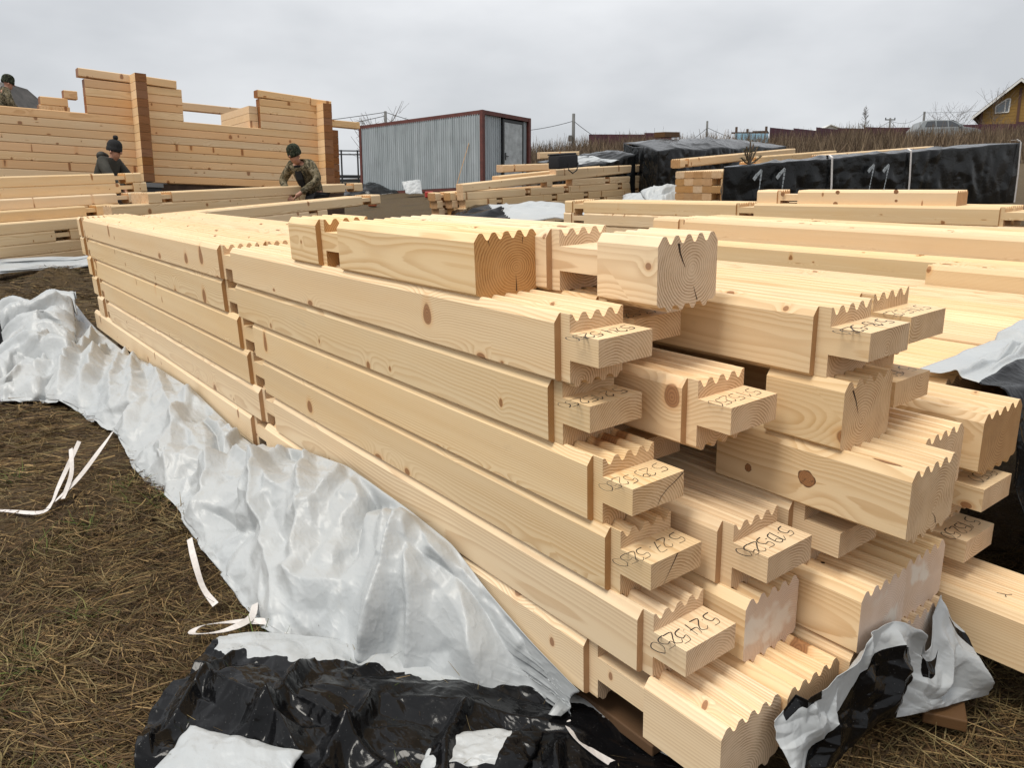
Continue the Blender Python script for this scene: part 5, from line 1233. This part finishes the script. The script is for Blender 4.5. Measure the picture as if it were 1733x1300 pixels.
    if pom:
        bm = bmesh.new(); bmesh.ops.create_icosphere(bm, subdivisions=3, radius=0.036)
        for v in bm.verts: v.co *= 1 + 0.12*mnoise.noise(v.co*90)
        me = bpy.data.meshes.new('pompom'); bm.to_mesh(me); bm.free(); o = link('bobble', me, hat, root); o.location = Rm @ Vector((0,0,.185)) + Vector((hx-0.008, 0, hz+0.042))
    if hood:
        hp = [(*tp(-0.10, 0.10, .50), .05), (*tp(-0.16, 0.0, .52), .065), (*tp(-0.10, -0.10, .50), .05)]; skinned('hood', hp, [(0,1),(1,2)], jacket, root)
    if shirt:
        mb = MB(); a0 = Vector(tp(.085, 0, .50)); a1 = Vector(tp(.155, 0, .30)); a2 = Vector(tp(.15, 0, .02))
        mb.add([a0 + Vector((0,-.055,0)), a0 + Vector((0,.055,0)), a1 + Vector((0.012,.07,0)), a1 + Vector((0.012,-.07,0)), a2 + Vector((.012,.012,0)), a2 + Vector((.012,-.012,0))], [(0,1,2,3),(3,2,4,5)]); o = mb.build('shirt', shirt, root); o.modifiers.new('thickness', 'SOLIDIFY').thickness = 0.02
    return root
# man with the bobble hat, side on, facing right
person((-6.66, 13.0, 0.90), R(-8), 'man in a dark bobble hat and olive jacket, seen from the side, facing right', 0.35, JACK, PANT, KNIT, head_drop=0.25,
       arms={-1: ((0.30, -0.24, 1.17), (0.48, -0.18, 0.98)), 1: ((0.30, 0.24, 1.17), (0.48, 0.16, 0.98))}, pom=True, hood=True, scale=1.10)
# man in camouflage, bent over the beam, facing the viewer and a little left
person((-3.40, 13.72, 0.96), R(-118), 'man in a camouflage jacket and hat leaning over a beam, looking down', 0.60, CAMO, PANT, CAMOH, head_drop=0.75,
       arms={-1: ((0.30, -0.36, 1.10), (0.44, -0.12, 0.90)), 1: ((0.28, 0.36, 1.10), (0.46, 0.15, 0.90))}, shirt=BLK, scale=1.10)
# third man, up on the house wall at far left
person((-10.2, 16.3, 2.58), R(40), 'man in camouflage seen from behind above the log wall at far left', 0.12, CAMO, PANT, CAMOH, head_drop=0.3,
       arms={-1: ((0.12, -0.30, 1.15), (0.30, -0.2, 0.95)), 1: ((0.12, 0.30, 1.15), (0.30, 0.2, 0.95))}, scale=1.06)

# =============================================================== far background
MAR = plain('maroon_sheet', (0.060, 0.012, 0.022), 0.5, nscale=2, namt=0.2)
fr_ = random.Random(4)
def fence(label, pts, h, wpan=2.3, n0=0):
    root = wobj('fence', (pts[0][0], pts[0][1], 0), 0, label, 'fence'); o0 = Vector((pts[0][0], pts[0][1], 0))
    pnl = 0
    for (a, b) in zip(pts[:-1], pts[1:]):
        a = Vector((*a[:2], 0)); b = Vector((*b[:2], 0)); L = (b-a).length; n = max(1, round(L/wpan)); d = (b-a)/n
        za = None
        for k in range(n):
            p = a + d*k; q_ = p + d; zt = a_top(p, q_)
            mb = MB(); m = 10; vs = []
            nn = Vector((-d.y, d.x, 0)).normalized()
            for i in range(m+1):
                pp = p + d*(i/m); off = nn*(0.018 if i % 2 else -0.018) - o0
                vs += [pp + off + Vector((0,0,zt - h)), pp + off + Vector((0,0,zt + (0.0)))]
            mb.add(vs, [(2*i, 2*i+2, 2*i+3, 2*i+1) for i in range(m)]); mb.build('sheet_panel', MAR, root); pnl += 1
    return root
def a_top(p, q_):
    m = (p + q_)/2; gx = ground_z(m.x, m.y); return round((gx + (1.95 if m.x > 16 else 2.05))/0.12)*0.12
fence('maroon corrugated fence stepping along the rise, from the blue boards to the right edge', [(18.2, 57.3), (24.6, 61.3), (29.0, 62.2), (40.0, 60.5), (46, 60)], 2.0)
fence('short stretch of maroon fence left of the tarpaulin covered pile', [(5.9, 62.2), (12.3, 62.3)], 2.4)

# blue sign board on raw posts
BLUE = plain('pale_blue_board', (0.27, 0.46, 0.58), 0.6, nscale=1.5, namt=0.15); RAW = plain('raw_posts', (0.10, 0.065, 0.045), 0.9, nscale=6, namt=0.3)
root = wobj('site_board', (11.4, 41.9, 4.75), 0.03, 'pale blue board on rough dark posts beyond the tarpaulin covered pile', 'board')
mb = MB(); mb.box(0.15, 1.86, -0.03, 0.03, 0.0, 1.62); mb.build('board_face', BLUE, root)
for x, zt in ((0.22, 1.95), (0.80, 1.85), (1.15, 1.75), (1.78, 1.98)):
    mb = MB(); mb.box(x-0.05, x+0.05, 0.035, 0.13, -0.4, zt); mb.build('post', RAW, root)
for z, x0, x1 in ((1.66, 0.0, 1.95), (1.72, 1.1, 1.9)):
    mb = MB(); mb.beam((x0, 0.16, z), (x1, 0.16, z + 0.02), 0.05, 0.08); mb.build('crossbar', RAW, root)
mb = MB()
for k in range(5): mb.box(1.50 + 0.06*k, 1.54 + 0.06*k, -0.036, -0.031, 0.95 + 0.03*(k % 2), 1.05)
mb.build('faded_lettering', plain('faded_pink', (0.36, 0.30, 0.42), 0.7), root)

# poles and wires
POLE = plain('grey_pole', (0.13, 0.13, 0.125), 0.8, nscale=4, namt=0.2)
def pole(x, y, zt, label, bar=None, r=0.10):
    z0 = ground_z(x, y) - 0.3; root = wobj('utility_pole', (x, y, z0), 0, label, 'pole', 'poles along the skyline')
    mb = MB(); mb.tube([(0,0,0), (0,0,zt - z0)], r, 8, r1=r*0.8); mb.build('shaft', POLE, root, True)
    for (z, w_) in (bar or []):
        mb = MB(); mb.beam((-w_/2, 0, zt - z0 - z), (w_/2, 0, zt - z0 - z), 0.09, 0.09); mb.build('crossarm', POLE, root)
        for s in (-1, 1):
            mb = MB(); mb.tube([(s*w_*0.46, 0, zt-z0-z), (s*w_*0.46, 0, zt-z0-z+0.18)], 0.05, 6); mb.build('insulator', DARK, root)
    return (x, y, zt)
p1 = pole(-7.34, 47.2, 8.24, 'grey pole rising behind the container roof')
p2 = pole(3.97, 52.4, 8.86, 'grey pole standing right of the container', r=0.12)
p3 = pole(15.6, 64.9, 10.1, 'grey pole above the tarpaulin covered pile')
p4 = pole(34.1, 73.3, 11.5, 'slightly leaning pole above the maroon fence near the bare tree', bar=[(0.15, 0.9)])
p5 = pole(42.5, 83.9, 13.6, 'cross armed pole above the parked car', bar=[(1.9, 1.6), (3.2, 2.6)], r=0.14)
mb = MB(); 
mb.box(-0.12, 0.12, -0.12, 0.12, 0, 0.35); o = mb.build('meter_box', POLE); o.location = (3.97 - 0.2, 52.3, 7.15); tag(o, 'small meter box fixed to the pole right of the container', 'box')
WIRE = plain('wire_black', (0.03, 0.03, 0.032), 0.6)
def wire(a, b, sag, label, r=0.018):
    a = Vector(a); b = Vector(b); pts = [a.lerp(b, k/24) - Vector((0,0,sag*4*(k/24)*(1-k/24))) for k in range(25)]
    o0 = pts[0].copy(); mb = MB(); mb.tube([p - o0 for p in pts], r, 5); o = mb.build('power_line', WIRE, None, True); o.location = o0; tag(o, label, 'cable', 'cables between the poles')
up = lambda p, dz: (p[0], p[1], p[2] + dz)
wire((-26, 40, 6.2), up(p1, -0.05), 0.5, 'cable from the left to the pole behind the container')
wire((-20, 38, 4.6), up(p1, -0.25), 0.25, 'lower cable sloping up to the pole behind the container')
wire(up(p1, -0.05), up(p2, -0.45), 0.9, 'cable passing behind the container roof')
wire(up(p2, -0.45), up(p3, -0.55), 2.0, 'sagging cable from the container side pole to the next pole')
wire(up(p3, -0.5), up(p4, -0.3), 2.0, 'cable running down behind the blue board')
wire(up(p4, -0.2), up(p5, -3.1), 0.4, 'cable between the leaning pole and the cross armed pole'); wire(up(p4, -0.2), up(p5, -0.1), 0.6, 'thin upper cable rising to the cross armed pole', 0.014)
wire(up(p5, -3.0), (62, 86, 11.8), 0.7, 'cable from the cross armed pole to the yellow house'); wire(up(p5, -0.1), (70, 88, 16.6), 0.6, 'top cable leaving the cross armed pole to the right', 0.014)

# bare trees and bushes
TWIG = plain('bare_twigs', (0.10, 0.080, 0.066), 0.9, nscale=2, namt=0.3)
def bare_tree(loc, h, label, cat='tree', spread=0.35, seed=0, conical=True, n=70, r0=0.06, name='bare_tree'):
    rr = random.Random(seed); root = wobj(name, loc, 0, label, cat)
    mb = MB(); mb.tube([(0,0,0), (0.02,0,h*0.5), (0,0.02,h)], r0, 6, r1=0.012); mb.build('trunk', TWIG, root)
    mb = MB()
    for i in range(n):
        z = h*rr.uniform(0.12, 0.95); a = rr.uniform(0, 6.283); L = spread*h*((1 - z/h)*0.9 + 0.12 if conical else rr.uniform(.5, 1.0))
        p = Vector((0,0,z)); d = Vector((math.cos(a), math.sin(a), rr.uniform(0.5, 1.1))).normalized()*L
        mb.tube([p, p + d*0.6, p + d + Vector((0,0,L*0.25))], 0.016, 4, r1=0.006)
        for j in range(5):
            q_ = p + d*rr.uniform(0.3, 0.95); e = Vector((rr.gauss(0,1), rr.gauss(0,1), rr.uniform(0.2,1.4))).normalized()*L*0.4; mb.tube([q_, q_ + e], 0.008, 3, r1=0.004)
    mb.build('branches', TWIG, root); return root
bare_tree((34.1, 78.5, 7.6), 5.8, 'slender bare tree with light twigs above the maroon fence', spread=0.22, seed=1, n=90)
for i, (x, y, h, lab) in enumerate(((46.5, 85, 4.6, 'bare bush between the leaning pole and the cross armed pole'), (44.0, 84, 4.2, 'thinner bare bush left of the cross armed pole'), (49.5, 84, 4.4, 'bare bush right of the cross armed pole'), (41.5, 70, 4.6, 'arching bare bush by the corner of the yellow house'), (53.5, 90, 4.8, 'bare bush far behind the car'))):
    bare_tree((x, y, ground_z(x, min(y, 78)) - 0.2), h, lab, 'bush', 0.55, 10+i, False, 34, 0.03, 'bare_bush')
bare_tree((-5.6, 34.5, 3.0), 2.6, 'low hazy bush behind the dark railing', 'bush', 0.6, 44, False, 60, 0.03, 'bare_bush')

# yellow timber house on the hill
YEL = plain('ochre_cladding', (0.23, 0.130, 0.024), 0.7, nscale=1.2, namt=0.12); BRN = plain('brown_trim', (0.075, 0.028, 0.014), 0.6); WHT = plain('white_trim', (0.62, 0.62, 0.60), 0.5)
GLS = plain('window_glass', (0.10, 0.13, 0.15), 0.08, spec=0.8); ROOF = plain('brown_roof', (0.055, 0.035, 0.03), 0.7)
root = wobj('timber_house', (45.6, 79.0, 8.35), R(-36), 'ochre timber house with white window frames and a gable, at the upper right', 'house')
gable_w = 6.0; eave = 4.45; ridge = 7.0
mb = MB(); xs = [0, gable_w]; 
mb.add([(0,0,0),(gable_w,0,0),(gable_w,0,eave),(gable_w/2,0,ridge),(0,0,eave),(0,9,0),(gable_w,9,0),(gable_w,9,eave),(gable_w/2,9,ridge),(0,9,eave)], [(0,1,2,3,4),(5,9,8,7,6),(0,4,9,5),(1,6,7,2)]); mb.build('wall', YEL, root)
# cladding boards, each standing a little proud
for k in range(26):
    z = 0.30*k + 0.02
    if z > ridge - 0.35: break
    zt = z + 0.28; x0 = 0.0; x1 = gable_w
    if zt > eave: f = (zt - eave)/(ridge - eave); x0 = gable_w/2*f; x1 = gable_w - x0
    if x1 - x0 < 0.3: break
    mb = MB(); mb.box(x0, x1, -0.035, 0.0, z, zt); o = mb.build('plank', YEL, root); o.color = (0,0,0,1)
for x in (0.0, gable_w/2, gable_w):
    mb = MB(); mb.box(x-0.11, x+0.11, -0.10, -0.036, 0, eave if x != gable_w/2 else ridge-0.6); mb.build('corner_board', BRN, root)
rf = empty('roof', (0,0,0)); rf.parent = root
for sgn in (-1, 1):
    c0 = gable_w/2; ex = c0 + sgn*(gable_w/2 + 0.75); sl = (ridge - eave)/(gable_w/2); ze = ridge - sl*(gable_w/2 + 0.75)
    mb = MB(); mb.add([(c0,-0.8,ridge+0.10),(ex,-0.8,ze+0.10),(ex,9.5,ze+0.10),(c0,9.5,ridge+0.10),(c0,-0.8,ridge+0.22),(ex,-0.8,ze+0.22),(ex,9.5,ze+0.22),(c0,9.5,ridge+0.22)], [(0,1,2,3),(7,6,5,4),(0,4,5,1),(1,5,6,2),(2,6,7,3),(3,7,4,0)]); mb.build('roof_slope', ROOF, rf)
    mb = MB(); mb.add([(c0,-0.86,ridge-0.10),(ex,-0.86,ze-0.10),(ex,-0.80,ze-0.10),(c0,-0.80,ridge-0.10),(c0,-0.86,ridge+0.16),(ex,-0.86,ze+0.16),(ex,-0.80,ze+0.16),(c0,-0.80,ridge+0.16)], [(3,2,1,0),(4,5,6,7),(0,1,5,4),(1,2,6,5),(2,3,7,6),(3,0,4,7)]); mb.build('barge_board', WHT, rf)
def win(poly, mull):
    g = empty('window', (0,0,0)); g.parent = root
    P = [Vector((p[0], -0.06, p[1])) for p in poly]; c_ = sum(P, Vector())/len(P)
    mb = MB(); n = len(P)
    for i in range(n): mb.beam(P[i], P[(i+1)%n], 0.10, 0.13, up=(0,1,0))
    for (a, b) in mull: mb.beam((a[0], -0.06, a[1]), (b[0], -0.06, b[1]), 0.08, 0.09, up=(0,1,0))
    mb.build('frame', WHT, g)
    mb = MB(); mb.add([p + Vector((0, 0.015, 0)) for p in P], [tuple(range(n))]); mb.build('pane', GLS, g)
win([(1.1, 4.3), (2.2, 4.3), (2.25, 5.5), (1.95, 5.5), (1.1, 4.9)], [((1.88, 4.35), (1.88, 5.4))])
win([(0.65, 1.6), (2.45, 1.6), (2.45, 3.05), (0.65, 3.05)], [((1.2, 1.6), (1.2, 3.05)), ((1.85, 1.6), (1.85, 3.05))])
win([(3.7, 1.6), (5.2, 1.6), (5.2, 3.3), (3.7, 3.3)], [((4.4, 1.6), (4.4, 3.3))]); win([(3.5, 4.5), (4.6, 4.5), (4.6, 5.0), (3.8, 5.6), (3.5, 5.6)], [((3.9, 4.5), (3.9, 5.5))])

# white roof beyond the fence
root = wobj('distant_house', (35.6, 95, 9.0), 0.0, 'distant white gabled roof peeping over the maroon fence', 'house')
mb = MB(); mb.add([(0,0,0),(5,0,0),(5,0,3.4),(1.6,0,4.75),(0,0,3.9),(0,6,0),(5,6,0),(5,6,3.4),(1.6,6,4.75),(0,6,3.9)], [(0,1,2,3,4),(5,9,8,7,6),(0,4,9,5),(1,6,7,2)]); mb.build('wall', WHT, root)
mb = MB(); mb.add([(1.6,-.3,4.80),(6.4,-.3,3.15),(6.4,6.3,3.15),(1.6,6.3,4.80),(-.6,-.3,3.6),(-.6,6.3,3.6)], [(0,1,2,3),(0,3,5,4)]); o = mb.build('roof', WHT, root); o.modifiers.new('thickness', 'SOLIDIFY').thickness = 0.1

# silver estate car parked behind the weeds
CARP = plain('silver_paint', (0.22, 0.235, 0.24), 0.35, 0.2); TYRE = plain('tyre', (0.01, 0.01, 0.01), 0.9); CGL = plain('car_glass', (0.03, 0.035, 0.04), 0.06, spec=0.8)
CX, CY = 27.3, 55.5; cz = ground_z(CX+2, CY)
root = wobj('parked_car', (CX, CY, cz + 0.55), -0.05, 'silver estate car with a sloping windscreen parked in the dry weeds', 'car')
side = [(0,0.35),(0.02,0.85),(0.15,1.0),(0.45,1.42),(1.0,1.50),(2.3,1.48),(2.75,1.30),(3.15,1.02),(3.9,0.92),(4.3,0.78),(4.38,0.4),(4.3,0.28),(3.9,0.28),(3.2,0.28),(1.2,0.28),(0.1,0.28)]
def car_y(z): return 0.86 - max(0, z - 0.95)*0.36
mb = MB(); n = len(side); vs = [(x, -car_y(z), z) for x, z in side] + [(x, car_y(z), z) for x, z in side]
mb.add(vs, [tuple(range(n)), tuple(range(n, 2*n))[::-1]] + [(j, n+j, n+(j+1)%n, (j+1)%n) for j in range(n)]); o = mb.build('body', CARP, root); b_ = o.modifiers.new('edge', 'BEVEL'); b_.width = 0.04; b_.segments = 2
for poly in ([(0.55,1.04),(0.72,1.38),(1.25,1.42),(1.25,1.04)], [(1.33,1.04),(1.33,1.42),(2.05,1.42),(2.05,1.04)], [(2.12,1.04),(2.12,1.42),(2.3,1.41),(2.68,1.22),(2.9,1.04)]):
    for s in (-1, 1):
        mb = MB(); mb.add([(x, s*(car_y(z)+0.012), z) for x, z in poly], [(0,1,2,3) if len(poly) == 4 else (0,1,2,3,4)]); mb.build('side_window', CGL, root)
mb = MB(); mb.add([(2.42,-0.66,1.46),(3.10,-0.80,1.06),(3.10,0.80,1.06),(2.42,0.66,1.46)], [(0,1,2,3)]); o = mb.build('windscreen', CGL, root); o.location.z = 0.03
for x in (0.85, 3.45):
    for s in (-1, 1):
        wv = empty('wheel', (x, s*0.78, 0.31)); wv.parent = root
        mb = MB(); mb.tube([(0,-0.1,0),(0,0.1,0)], 0.31, 18); mb.build('tyre', TYRE, wv, False); mb = MB(); mb.tube([(0,-0.108,0),(0,0.108,0)], 0.19, 14); mb.build('rim', CARP, wv)
for s in (-1, 1):
    mb = MB(); mb.box(4.25, 4.36, s*0.6-0.12, s*0.6+0.12, 0.66, 0.78); mb.build('headlight', WHT, root)
    mb = MB(); mb.box(2.75, 2.95, s*0.93-0.06, s*0.93+0.06, 1.0, 1.12); mb.build('wing_mirror', CARP, root)


# ------------------------------------------------------------------ move the yard's things into the world
for o in site_objs:
    if o.parent is None:
        o.matrix_world = M @ (Matrix.Translation(o.location) @ o.rotation_euler.to_matrix().to_4x4() @ Matrix.Diagonal((*o.scale, 1)))
